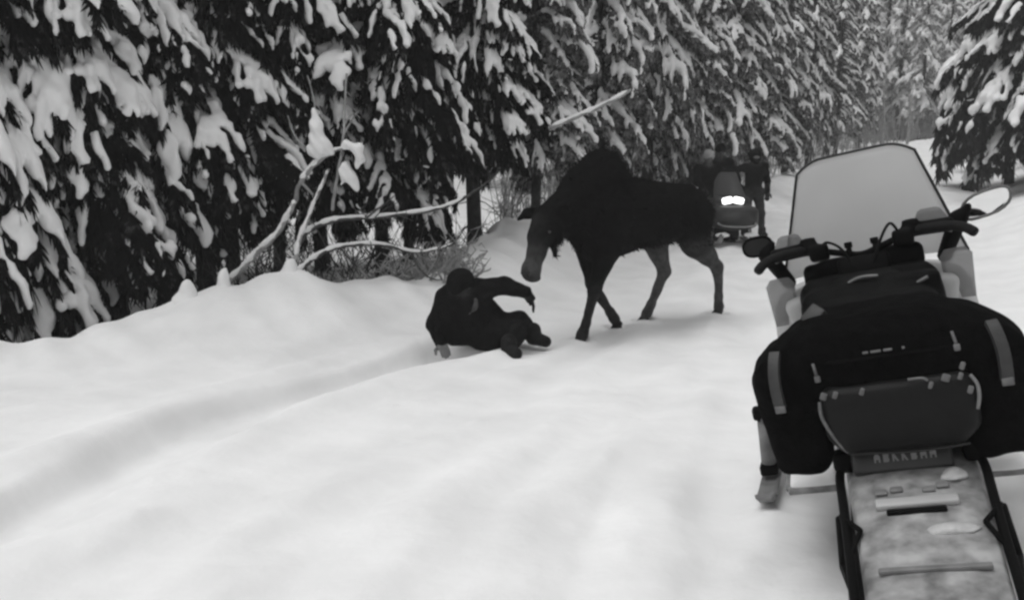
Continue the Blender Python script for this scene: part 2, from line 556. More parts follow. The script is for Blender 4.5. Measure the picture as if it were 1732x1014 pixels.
# ------------------------------------------------------------------ spruce boughs
def bough(seed, hs, tufts, snowy=1.0, load=1.0):
    r = random.Random(seed)
    ax = lambda t: np.array([t * (1 - 0.16 * t), 0.05 * math.sin(3 * t + seed), -0.06 * t - 0.42 * t * t])
    lines = [([ax(t) for t in np.linspace(0, 1, 7)], 1.0)]
    t = 0.2
    while t < 0.93:
        for sgn in (-1, 1):
            if r.random() < 0.12:
                continue
            l = (0.38 * (1 - t) + 0.12) * r.uniform(0.7, 1.15)
            an = R(r.uniform(24, 50)) * sgn
            b = ax(min(t + r.uniform(-.03, .03), 1))
            q = [b + np.array([l * s * math.cos(an), l * s * math.sin(an), -0.22 * l * s - r.uniform(.45, .8) * l * s * s]) for s in np.linspace(0, 1, 4)]
            lines.append((q, 0.62))
        t += r.uniform(0.10, 0.15)
    prims = []
    for i, (q, w) in enumerate(lines):
        if i > 0 and r.random() > 0.62 * snowy:
            continue
        n = len(q)
        st = r.uniform(0.08, 0.3) if i == 0 else r.uniform(0, 0.3)
        for k in range(n - 1):
            if k / n < st and i == 0 and k == 0:
                continue
            if r.random() < (0.18 if i == 0 else 0.12):
                continue
            ra = load * w * r.uniform(0.040, 0.080) * (1.1 - 0.45 * k / n)
            rb = load * w * r.uniform(0.032, 0.070) * (1.05 - 0.6 * (k + 1) / n)
            up = np.array([0, 0, 0.035])
            prims.append((d_cone(q[k] + up, q[k + 1] + up, max(ra, hs * .55), max(rb, hs * .45)), 0.03, 1.0))
        if r.random() < 0.6:
            e = q[r.randrange(1, n)] + np.array([r.uniform(-.05, .05), r.uniform(-.05, .05), .01])
            rs_ = max(r.uniform(.018, .038), hs * .7)
            prims.append((d_ell(e, (rs_ * 1.3, rs_, rs_ * .8)), 0.02, 1.0))
    f = 16.0
    def nz(P):
        return (0.014 * np.sin(P[:, 0] * f + seed) * np.sin(P[:, 1] * f * 1.2 + 2 * seed) + 0.010 * np.sin(P[:, 2] * f * 1.7 + seed * 3) * np.sin(P[:, 0] * 29 + 1)
                + (0.008 * np.sin(P[:, 0] * 61 + seed) * np.sin(P[:, 1] * 53 + 2) + 0.006 * np.sin(P[:, 2] * 67 + P[:, 0] * 38) if hs < 0.03 else 0))
    SV, SQ, _ = solid(prims, hs, noise=nz, lo=np.array([-0.12, -0.72, -0.85]), hi=np.array([1.12, 0.72, 0.22]))
    # needle sprays and the woody axis
    V, F = [], []
    for i, (q, w) in enumerate(lines):
        q = np.array(q)
        n = int(tufts * (3.2 if i == 0 else 1))
        for _ in range(n):
            s = r.random() * (len(q) - 1)
            k = min(int(s), len(q) - 2)
            p = q[k] + (q[k + 1] - q[k]) * (s - k)
            d = (q[k + 1] - q[k]) / np.linalg.norm(q[k + 1] - q[k])
            side = np.array([-d[1], d[0], 0]) * r.choice((-1, 1))
            dr = d * r.uniform(0.3, 1.0) + side * r.uniform(0.1, 0.9) + np.array([0, 0, -r.uniform(0.1, 1.2)])
            dr /= np.linalg.norm(dr)
            L = r.uniform(0.05, 0.13) * (1.0 if hs < 0.04 else 1.35)
            wd = np.cross(dr, [r.uniform(-1, 1), r.uniform(-1, 1), r.uniform(-1, 1)])
            wd = wd / (np.linalg.norm(wd) + 1e-6) * r.uniform(0.006, 0.014) * (1.0 if hs < 0.04 else 2.3)
            o = len(V)
            V += [p - wd, p + wd, p + dr * L * 0.7 + wd * 0.8, p + dr * L]
            F += [(o, o + 1, o + 2, o + 3)]
    for i, (q, w) in enumerate(lines):
        tv, tf = tube(q, [0.016 * w * (1 - 0.7 * k / len(q)) for k in range(len(q))], 4, False)
        o = len(V)
        V += list(tv)
        F += [tuple(a + o for a in f) for f in tf]
    return (np.array(V), np.array(F)), (SV, SQ)

NEAR = [bough(100 + i, 0.018, 190, (1, .5, .85, .25, 1.1, .6, .9, .4)[i], (1.05, .6, .95, .5, 1.15, .7, .95, .6)[i]) for i in range(8)]
MID = [bough(200 + i, 0.040, 40, (1.3, 1.0, 1.2, 1.4, .8)[i], (1.05, .85, 1.0, 1.1, .8)[i]) for i in range(5)]
FAR = [bough(300 + i, 0.085, 9, 1.15) for i in range(3)]
NEAR_F = [new_mesh('bough', f[0], f[1], M_NEEDLE, False) for f, s in NEAR]
NEAR_S = [new_mesh('snow_clump', s[0], s[1], M_CLUMP, True) for f, s in NEAR]

def trunk_geo(H, r0, seed, twigs=14, n=9):
    r = random.Random(seed)
    pts = [(0.04 * math.sin(z * 0.9 + seed), 0.04 * math.sin(z * 0.7 + 2 * seed), z) for z in np.linspace(-0.35, H, 16)]
    rad = [r0 * (1.25 if k == 0 else 1.0) * (1 - 0.96 * k / 15) + 0.008 for k in range(16)]
    parts = [tube(pts, rad, n)]
    for _ in range(twigs):
        z = r.uniform(0.25, 1.5)
        a = r.uniform(0, 6.28)
        L = r.uniform(0.15, 0.55)
        c, s = math.cos(a), math.sin(a)
        parts.append(tube([(0, 0, z), (c * L * .5, s * L * .5, z - L * .12), (c * L, s * L, z - L * r.uniform(.2, 1.0))], [0.010, 0.007, 0.003], 4, False))
    return join(parts)

def bough_list(seed, z0, z1, H, Rm, n, bias=0.0):
    r = random.Random(seed)
    out = []
    for k in range(n):
        z = z0 + (z1 - z0) * (k + r.random()) / n
        az = k * 2.39996 + r.uniform(-.5, .5)
        if r.random() < bias:
            az = r.gauss(0, 0.62)                     # towards the light of the trail (local +X)
        L = Rm * max(0.12, (1 - z / H)) ** 0.75 * r.uniform(0.55, 1.12) * min(1.0, 0.72 + 0.28 * (z - z0) / 0.9)
        tilt = R(r.uniform(2, 22)) - R(18) * max(0, z / H - 0.55)
        out.append((z, az, L, tilt, L * r.uniform(0.6, 0.95), L * r.uniform(0.8, 1.25), r.random()))
    return out

def joined(lst, protos, seed):
    r = random.Random(seed)
    FV, FF, SV, SF, fo, so = [], [], [], [], 0, 0
    for z, az, L, tilt, wy, wz, q in lst:
        (fv, ff), (sv, sf) = protos[r.randrange(len(protos))]
        M = np.array(Matrix.Rotation(az, 3, 'Z') @ Matrix.Rotation(tilt, 3, 'Y')) @ np.diag([L, wy * (1 if q > .5 else -1), wz])
        fl = q <= .5
        FV.append(fv @ M.T + [0, 0, z]); FF.append((ff[:, ::-1] if fl else ff) + fo); fo += len(fv)
        SV.append(sv @ M.T + [0, 0, z]); SF.append((sf[:, ::-1] if fl else sf) + so); so += len(sv)
    return (np.concatenate(FV), np.concatenate(FF)), (np.concatenate(SV), np.concatenate(SF))

TRUNKS = [new_mesh('trunk', *trunk_geo(11.5, 0.085 + 0.014 * i, 50 + i, 20), M_BARK) for i in range(4)]
CROWNS, CROWN_SNOW = [], []
for i in range(3):
    f, s = joined(bough_list(70 + i, 4.3, 11.2, 11.8, 2.3, 60), MID, i)
    CROWNS.append(new_mesh('crown', f[0], f[1], M_NEEDLE, False))
    CROWN_SNOW.append(new_mesh('crown_snow', s[0], s[1], M_CLUMP))
MID_F, MID_S = [], []
for i in range(5):
    f, s = joined(bough_list(80 + i, 1.5, 11.2, 11.8, 1.75, 175, 0.5), MID, 10 + i)
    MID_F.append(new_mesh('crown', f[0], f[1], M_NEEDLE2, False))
    MID_S.append(new_mesh('crown_snow', s[0], s[1], M_CLUMP))
FAR_F, FAR_S = [], []
for i in range(3):
    f, s = joined(bough_list(90 + i, 1.6, 11.3, 11.8, 2.1, 95, 0.2), FAR, 20 + i)
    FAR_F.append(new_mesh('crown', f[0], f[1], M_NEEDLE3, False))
    FAR_S.append(new_mesh('crown_snow', s[0], s[1], M_CLUMP))

def near_tree(x, y, label, face, seed, Rm=2.3, n=88, zlo=1.9, scale=1.0, bias=0.65, light=0.0):
    r = random.Random(seed)
    t = thing('spruce_tree', label, 'tree', (x, y, gz(x, y)), (0, 0, face), 'spruces along the trail')
    t.scale = (scale,) * 3
    link('trunk', TRUNKS[seed % 4], t)
    for z, az, L, tilt, wy, wz, q in bough_list(seed, zlo, 4.6, 11.5, Rm, n, bias):
        k = r.randrange(len(NEAR_F))
        if r.random() < light:
            k = r.choice((1, 3, 5, 7))
        elif r.random() < -light:
            k = r.choice((0, 2, 4, 4, 6))
        b = link('bough', NEAR_F[k], t)
        b.location = (0, 0, z)
        b.rotation_euler = (Matrix.Rotation(az, 3, 'Z') @ Matrix.Rotation(tilt, 3, 'Y')).to_euler()
        b.scale = (L, wy * (1 if q > .5 else -1), wz)
        link('snow_clump', NEAR_S[k], b)
    c = link('crown', CROWNS[seed % 3], t)
    c['kind'] = 'stuff'
    link('crown_snow', CROWN_SNOW[seed % 3], c)['kind'] = 'stuff'
    return t

def mid_tree(x, y, label, face, seed, scale=1.0, group='spruces along the trail', far=False):
    t = thing('spruce_tree', label, 'tree', (x, y, gz(x, y)), (0, 0, face), group)
    t.scale = (scale, scale, scale * (1 + 0.1 * ((seed * 7) % 5 - 2) / 2))
    link('trunk', TRUNKS[seed % 4], t)
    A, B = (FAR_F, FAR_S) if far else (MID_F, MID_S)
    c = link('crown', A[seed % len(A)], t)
    c['kind'] = 'stuff'
    link('crown_snow', B[seed % len(B)], c)['kind'] = 'stuff'
    return t

def ux(u, d):
    return (u - 866) / 1500 * d

TR = R(-4)                              # local +X of the left hand trees looks out over the trail
near_specs = [
    (-90, 9.0, 'snow-laden spruce cut by the left picture edge, boughs over the low bank', 2.2),
    (62, 9.7, 'snow-laden spruce with boughs drooping right down to the low bank, second from the left edge', 2.4),
    (185, 10.6, 'dark spruce with long drooping snowy boughs, third from the left edge', 2.3),
    (345, 11.3, 'dark spruce behind the small pointed snow mound on the bank', 2.1),
    (470, 12.2, 'shadowy spruce directly behind the leaning frosted dead sapling', 2.1),
    (640, 12.6, 'spruce rising behind the two fallen snow-topped branches', 2.3),
    (800, 13.6, 'spruce with dark bare lower trunk left of the snowy gap behind the crouching person', 1.7),
]
for i, (u, d, lab, Rm) in enumerate(near_specs):
    near_tree(ux(u, d), d, lab, TR + R(rng.uniform(-20, 10)), 500 + i, Rm, zlo=(1.0, 1.35, 1.7, 1.8, 1.9, 1.9, 1.9)[i], light=(-.8, -.8, -.3, .3, .45, .1, -.3)[i])
right_specs = [
    (1762, 24.0, 'large snowy spruce at the right picture edge overhanging the trail', 2.5, R(190)),
    (1700, 27.5, 'spruce right of the trail, just behind the one at the picture edge', 2.5, R(185)),
]
for i, (u, d, lab, Rm, fc) in enumerate(right_specs):
    near_tree(ux(u, d), d, lab, fc, 520 + i, Rm * 1.12, 110, 1.6, 1.3)
ORD = 'leftmost second third fourth fifth sixth seventh eighth ninth tenth eleventh twelfth thirteenth fourteenth fifteenth sixteenth'.split()
ORD[0] = 'first'
mid_left = [
    (905, 15.4, 'spruce behind the moose head with snow-tipped low boughs'),
    (1010, 17.2, 'spruce rising straight behind the hump of the moose'),
    (1090, 19.0, 'spruce with pale hanging snow boughs above the back of the moose'),
    (1165, 21.5, 'spruce above the rump of the moose'),
    (1225, 24.5, 'greyish spruce behind the three distant riders'),
    (1275, 28.0, 'hazy spruce just right of the distant riders'),
    (1320, 32.0, 'hazy spruce beside the left edge of the near windshield'),
    (1360, 37.0, 'pale hazy spruce above the near windshield, last clear one of the left row'),
]
for i, (u, d, lab) in enumerate(mid_left):
    mid_tree(ux(u, d), d, lab, TR + R(rng.uniform(-25, 25)), 600 + i, 1.0 + 0.06 * (i % 3))
for i, (u, d) in enumerate([(-150, 12.0), (-20, 12.6), (110, 13.0), (245, 13.6), (395, 14.4), (540, 15.0), (690, 15.8)]):
    t = mid_tree(ux(u, d), d, 'dim spruce in the shade behind the front row on the left, %s from the left' % ORD[i], rng.uniform(0, 6.28), 610 + i, 1.0, 'shaded spruces behind the front row')
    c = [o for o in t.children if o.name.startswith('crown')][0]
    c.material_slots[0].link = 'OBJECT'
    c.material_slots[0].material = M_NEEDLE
for i, (u, d) in enumerate([(1405, 43), (1440, 50), (1400, 52), (1350, 45), (1290, 38), (1240, 33), (1185, 28), (1130, 25), (1060, 22), (975, 20)]):
    mid_tree(ux(u, d), d, 'hazy second-row spruce left of the trail, %s from the left' % ORD[9 - i], TR + R(rng.uniform(-60, 60)), 620 + i, 1.15, 'second row of hazy spruces left of the trail')
for i, (u, d) in enumerate([(1650, 33), (1735, 40), (1830, 28), (1660, 50)]):
    mid_tree(ux(u, d), d, ['spruce farther back on the right, reaching farthest left over the trail', 'dim spruce farther back on the right, between the two front spruces', 'spruce farther back on the right, cut by the picture edge', 'smallest and palest spruce on the right of the trail'][i], R(180 + rng.uniform(-40, 40)), 640 + i, 1.1, 'spruces farther back on the right')
for i in range(16):
    u = 1330 + i * 26 + rng.uniform(-8, 8)
    d = 60 + rng.uniform(-4, 9)
    mid_tree(ux(u, d), d, 'faint grey spruce in the haze where the trail ends, %s from the left' % ORD[i], rng.uniform(0, 6.28), 660 + i, rng.uniform(1.25, 1.55), 'faint spruces closing the end of the trail', True)

# the rest of the wood reads as one mass
rr = random.Random(5)
spots = []
for k in range(520):
    x, y = rr.uniform(-32, 60), rr.uniform(-3, 98)
    dl, _, sl, _ = poly_near(np.array([x]), np.array([y]), CREST)
    left = sl[0] > 0 and (dl[0] > 4.3 if y < 50 else dl[0] > 3.5)
    end = y > 70
    right = sl[0] <= 0 and (x - 11.5) * 0.86 - (y - 19) * 0.51 > 5 and y > 14
    if not (left or end or right) or (y < 8 and x > -8):
        continue
    if all((x - a) ** 2 + (y - b) ** 2 > 5.2 for a, b in spots):
        spots.append((x, y))
FV, FF, SV, SF, fo, so = [], [], [], [], 0, 0
far_lo = [joined(bough_list(95 + i, 1.5, 11.0, 11.6, 2.5, 56), FAR, 30 + i) for i in range(2)]
TV, TF = trunk_geo(11.0, 0.13, 9, 6, 5)
TV = np.array(TV)
tparts = []
for i, (x, y) in enumerate(spots):
    (fv, ff), (sv, sf) = far_lo[i % 2]
    sc = rr.uniform(0.95, 1.3) * (1.35 if y > 55 else 1)
    M = np.array(Matrix.Rotation(rr.uniform(0, 6.28), 3, 'Z')) * sc
    b = np.array([x, y, gz(x, y)])
    FV.append(fv @ M.T + b); FF.append(ff + fo); fo += len(fv)
    SV.append(sv @ M.T + b); SF.append(sf + so); so += len(sv)
    tparts.append((TV @ M.T + b, TF))
wood = mesh('deep_forest', np.concatenate(FV), np.concatenate(FF), M_NEEDLE, smooth=False)
tag(wood, 'deep dark spruce wood behind the front rows of trees', 'forest', kind='stuff')
mesh('forest_snow', np.concatenate(SV), np.concatenate(SF), M_CLUMP, wood)
tv, tf = join(tparts)
mesh('forest_trunks', tv, tf, M_BARK, wood)

# undergrowth: thin bare stems in the shade under the trees
parts = []
for k in range(620):
    u, d = rr.uniform(-80, 1330), rr.uniform(9.8, 17)
    x = ux(u, d)
    dl, _, sl, _ = poly_near(np.array([x]), np.array([d]), CREST)
    if sl[0] <= 0 or dl[0] < 0.35:
        continue
    z = gz(x, d)
    h = rr.uniform(0.4, 1.5)
    p = [(x, d, z - .05)]
    for s in range(3):
        q = p[-1]
        p.append((q[0] + rr.uniform(-.26, .26), q[1] + rr.uniform(-.2, .2), q[2] + h / 3 * rr.uniform(.5, 1.1)))
    parts.append(tube(p, [0.012, 0.009, 0.006, 0.003], 4, False))
    for s in range(3):
        q = p[rr.choice((1, 2, 2))]
        parts.append(tube([q, (q[0] + rr.uniform(-.2, .2), q[1] + rr.uniform(-.2, .2), q[2] + rr.uniform(0, .3))], [0.006, 0.002], 3, False))
v, f = join(parts)
tag(mesh('undergrowth', v, f, M_TWIG), 'thin bare stems growing in the shade under the spruces', 'undergrowth', kind='stuff')

parts = []
for k in range(330):
    u, d = rr.uniform(505, 800), rr.uniform(10.4, 11.8)
    x = ux(u, d)
    z = gz(x, d)
    p = [(x, d, z - .04)]
    h = rr.uniform(.15, .55)
    for s in range(3):
        q = p[-1]
        p.append((q[0] + rr.uniform(-.12, .16), q[1] + rr.uniform(-.08, .08), q[2] + h / 3 * rr.uniform(.3, 1.2)))
    parts.append(tube(p, [0.011, 0.013, 0.010, 0.005], 4, False))
    for s in range(3):
        q = p[rr.choice((1, 2, 3))]
        parts.append(tube([q, (q[0] + rr.uniform(-.14, .14), q[1] + rr.uniform(-.08, .08), q[2] + rr.uniform(-.05, .14))], [0.009, 0.005], 4, False))
v, f = join(parts)
tag(mesh('snowy_brush', v, f, M_FROST), 'low snowy brush along the bank below the fallen branches', 'brush', kind='stuff')
parts = []
for k in range(2100):
    u, d = (rr.uniform(840, 1560), rr.uniform(14.5, 48)) if k < 1500 else (rr.uniform(1430, 1640), rr.uniform(56, 66))
    x = ux(u, d)
    dl, _, sl, _ = poly_near(np.array([x]), np.array([d]), CREST)
    if k < 1500 and (sl[0] <= 0 or dl[0] < 0.4 or dl[0] > 6):
        continue
    z = gz(x, d)
    h = rr.uniform(0.5, 2.4)
    wv = 0.007 + 0.00035 * d
    p = [(x, d, z - .05)]
    for s in range(3):
        q = p[-1]
        p.append((q[0] + rr.uniform(-.16, .16), q[1] + rr.uniform(-.16, .16), q[2] + h / 3))
    parts.append(tube(p, [wv, wv * .8, wv * .6, wv * .3], 4, False))
    for s in range(5):
        q = p[rr.choice((1, 2, 2, 3))]
        e = (q[0] + rr.uniform(-.35, .35), q[1] + rr.uniform(-.35, .35), q[2] + rr.uniform(-.15, .35))
        parts.append(tube([q, e], [wv * .7, wv * .4], 3, False))
v, f = join(parts)  # pale frosted stems also stand in for grey haze among the trees
tag(mesh('frost_haze_brush', v, f, M_FROST), 'thin stems and brush, pale with frost and painted haze, under the hazy spruces along the trail', 'brush', kind='stuff')
for k, (u, v_, d, hh) in enumerate(((1481, 240, 44, 3.6), (1524, 240, 46, 3.2))):
    x, y = ux(u, d), d
    t = thing('pale_sapling', ('thin pale bare sapling above the middle of the near windshield', 'thin pale bare sapling above the right corner of the near windshield')[k], 'sapling', (x, y, gz(x, y)), (0, 0, 0), 'pale saplings at the end of the trail')
    mesh('trunk', *tube([(0, 0, -.1), (.05, 0, hh * .4), (-.04, .02, hh * .75), (.06, 0, hh)], [.07, .06, .045, .02], 6), M_FROST, t)
    for q in range(5):
        zq = hh * (.4 + .11 * q)
        a = q * 2.4
        mesh('branch', *tube([(0, 0, zq), (.3 * math.cos(a), .3 * math.sin(a), zq + .2), (.5 * math.cos(a), .5 * math.sin(a), zq + .5)], [.03, .02, .01], 5), M_FROST, t)

# ------------------------------------------------------------------ dead wood by the bank
def limb(name, parent, px, r0, r1, snow=True, m=M_TWIG, dz=0.0, sr=1.0):
    P = spline([pt(*p) for p in px], 6)
    n = len(P)
    rad = [r0 + (r1 - r0) * k / (n - 1) for k in range(n)]
    jit = np.array([[0.12 * r0 * math.sin(k * 1.3 + q) for q in (0, 2, 4)] for k in range(n)])
    o = mesh(name, *tube(P + jit, rad, 8), m, parent)
    if snow:
        a, b = 1, n - 1
        srad = [sr * rad[k] * (0.95 + 0.25 * math.sin(k * 0.9) + 0.15 * math.sin(k * 2.3)) for k in range(a, b)]
        srad[0] *= .3; srad[-1] *= .3
        Q = P[a:b] + np.array([[0, -0.004, rad[k] * 0.75] for k in range(a, b)])
        mesh('snow_strip', *tube(Q, srad, 8), M_CLUMP, o)
    return o

def based(label, name, cat, group=None):
    return thing(name, label, cat, (0, 0, 0), (0, 0, 0), group)

t = based('long snow-topped fallen branch arching above the bank, the upper of two', 'fallen_branch', 'branch', 'fallen branches on the bank')
limb('limb', t, [(498, 432, 9.9), (512, 400, 9.95), (535, 383, 10.0), (575, 371, 10.1), (640, 367, 10.3), (720, 357, 10.5), (760, 347, 10.6), (788, 333, 10.7)], 0.034, 0.018)
rt = random.Random(8)
for q in range(9):
    u0 = rt.uniform(530, 760); v0 = 378 - (u0 - 530) * .10
    limb('twig', t, [(u0, v0, 10.2), (u0 + rt.uniform(5, 22), v0 + rt.uniform(-18, 14), 10.2), (u0 + rt.uniform(15, 50), v0 + rt.uniform(-34, 30), 10.2)], 0.008, 0.003, False)
limb('twig', t, [(788, 333, 10.7), (815, 315, 10.8), (835, 298, 10.9)], 0.02, 0.006, False)
limb('twig', t, [(620, 368, 10.2), (650, 345, 10.2), (668, 330, 10.2)], 0.014, 0.004, False)
t = based('lower snow-topped fallen branch lying along the bank above the crouching person', 'fallen_branch', 'branch', 'fallen branches on the bank')
limb('limb', t, [(498, 466, 9.6), (520, 445, 9.7), (545, 428, 9.8), (580, 416, 9.9), (640, 413, 10.1), (700, 426, 10.3), (735, 422, 10.4), (770, 411, 10.5)], 0.030, 0.013)
for q in range(9):
    u0 = rt.uniform(540, 750); v0 = 418 + rt.uniform(-3, 6)
    limb('twig', t, [(u0, v0, 10.0), (u0 + rt.uniform(-8, 18), v0 + rt.uniform(-12, 20), 10.0), (u0 + rt.uniform(-5, 34), v0 + rt.uniform(-20, 46), 10.0)], 0.008, 0.003, False)
limb('twig', t, [(695, 424, 10.3), (708, 452, 10.3), (728, 470, 10.3), (748, 473, 10.3)], 0.016, 0.006, False)
limb('twig', t, [(575, 418, 9.9), (592, 440, 9.9), (605, 462, 9.9)], 0.013, 0.004, False)
t = based('bare frosted sapling leaning over the bank with forked upright twigs', 'dead_sapling', 'dead tree')
limb('trunk', t, [(385, 478, 9.7), (412, 452, 9.75), (436, 425, 9.8), (466, 398, 9.9), (488, 362, 9.95), (500, 338, 10)], 0.036, 0.026, True, M_FROST)
limb('branch', t, [(508, 310, 10), (522, 288, 10), (545, 268, 10), (572, 253, 10), (606, 247, 10)], 0.032, 0.014, True, M_FROST)
limb('branch', t, [(500, 440, 9.7), (506, 405, 9.8), (520, 372, 9.9), (532, 340, 10), (545, 312, 10), (556, 285, 10)], 0.028, 0.014, True, M_FROST)
limb('branch', t, [(500, 338, 10), (508, 310, 10), (530, 330, 10)], 0.03, 0.012, False, M_FROST)
limb('branch', t, [(562, 355, 10.0), (566, 325, 10.0), (572, 290, 10), (580, 240, 10), (583, 180, 10), (586, 124, 10)], 0.02, 0.012, False, M_FROST)
limb('branch', t, [(548, 266, 10), (520, 252, 10), (498, 228, 10), (487, 196, 10)], 0.018, 0.006, False, M_FROST)
limb('branch', t, [(540, 262, 10), (536, 215, 10), (530, 165, 10), (520, 128, 10)], 0.014, 0.006, False, M_FROST)
limb('branch', t, [(580, 230, 10), (594, 205, 10), (608, 186, 10)], 0.012, 0.004, False, M_FROST)
limb('branch', t, [(580, 215, 10), (596, 192, 10), (610, 200, 10)], 0.012, 0.004, False, M_FROST)
def lump(name, parent, c, r, seed, h=0.03, m=M_CLUMP, rot=None):
    V, Q, _ = solid([(d_ell((0, 0, 0), r, rot), 0, 1)], h, noise=wob(min(r) * .16, 3.2 / min(r) * .5, seed), lo=-np.array([max(r) + .08] * 3), hi=np.array([max(r) + .08] * 3))
    return mesh(name, V + np.array(c), Q, m, parent)
def drape(parent, pts, seed, h=0.018):
    P = [(d_cone(a[:3], b[:3], a[3], b[3]), 0.03, 1) for a, b in pts]
    c = np.array(pts[0][0][:3])
    P = [(d_cone(np.array(a[:3]) - c, np.array(b[:3]) - c, a[3], b[3]), 0.035, 1) for a, b in pts]
    V, Q, _ = solid(P, h, noise=lambda q: 0.016 * np.sin(q[:, 0] * 21 + seed) * np.sin(q[:, 2] * 17 + seed * 2) + 0.009 * np.sin(q[:, 0] * 47 + q[:, 2] * 39 + seed), lo=np.array([-.6] * 3), hi=np.array([.6] * 3))
    return mesh('snow_clump', V + c, Q, M_CLUMP, parent)
def P4(u, v, r_, d=9.95):
    return pt(u, v, d) + (r_,)
drape(t, [(P4(532, 182, .03), P4(534, 215, .07)), (P4(534, 215, .07), P4(540, 250, .11)), (P4(540, 245, .10), P4(526, 258, .05)), (P4(545, 245, .08), P4(562, 262, .03))], 1)
drape(t, [(P4(585, 246, .045), P4(604, 250, .06)), (P4(604, 250, .065), P4(610, 270, .04)), (P4(610, 268, .04), P4(603, 284, .02))], 2)
drape(t, [(P4(582, 282, .05), P4(592, 298, .07)), (P4(592, 298, .06), P4(606, 318, .03)), (P4(585, 290, .05), P4(578, 312, .02))], 3)
t = based('straight pale broken pole slanting out of the trees above the moose', 'broken_pole', 'branch')
limb('limb', t, [(928, 218, 12.2), (975, 198, 12.2), (1020, 178, 12.2), (1068, 152, 12.2)], 0.032, 0.022, True, M_FROST)

# pointed snow mounds on the bank
def mound(u, v, d, h, w, label, seed):
    x, y, z = pt(u, v, d)
    z = gz(x, y)
    V, Q, _ = solid([(d_cone((0, 0, -0.05), (0.02, 0, h * .55), w, w * .5), 0, 1), (d_cone((0.02, 0, h * .5), (0.03, 0, h), w * .45, w * .12), .06, 1)], 0.022,
                    noise=wob(.018, 17, seed), lo=np.array([-.6, -.6, -.4]), hi=np.array([.6, .6, .9]))
    o = mesh('snow_mound', V, Q, M_SNOW)
    o.location = (x, y, z)
    tag(o, label, 'snow mound', 'snow mounds on the bank')
mound(315, 500, 8.55, 0.16, 0.12, 'small pointed snow mound on the crest of the bank, leftmost of the three mounds', 1)
mound(377, 478, 8.8, 0.17, 0.08, 'narrow upright snow mound at the foot of the leaning sapling', 2)
mound(492, 452, 9.25, 0.10, 0.11, 'rounded snow mound on the highest point of the bank by the fallen branches', 3)

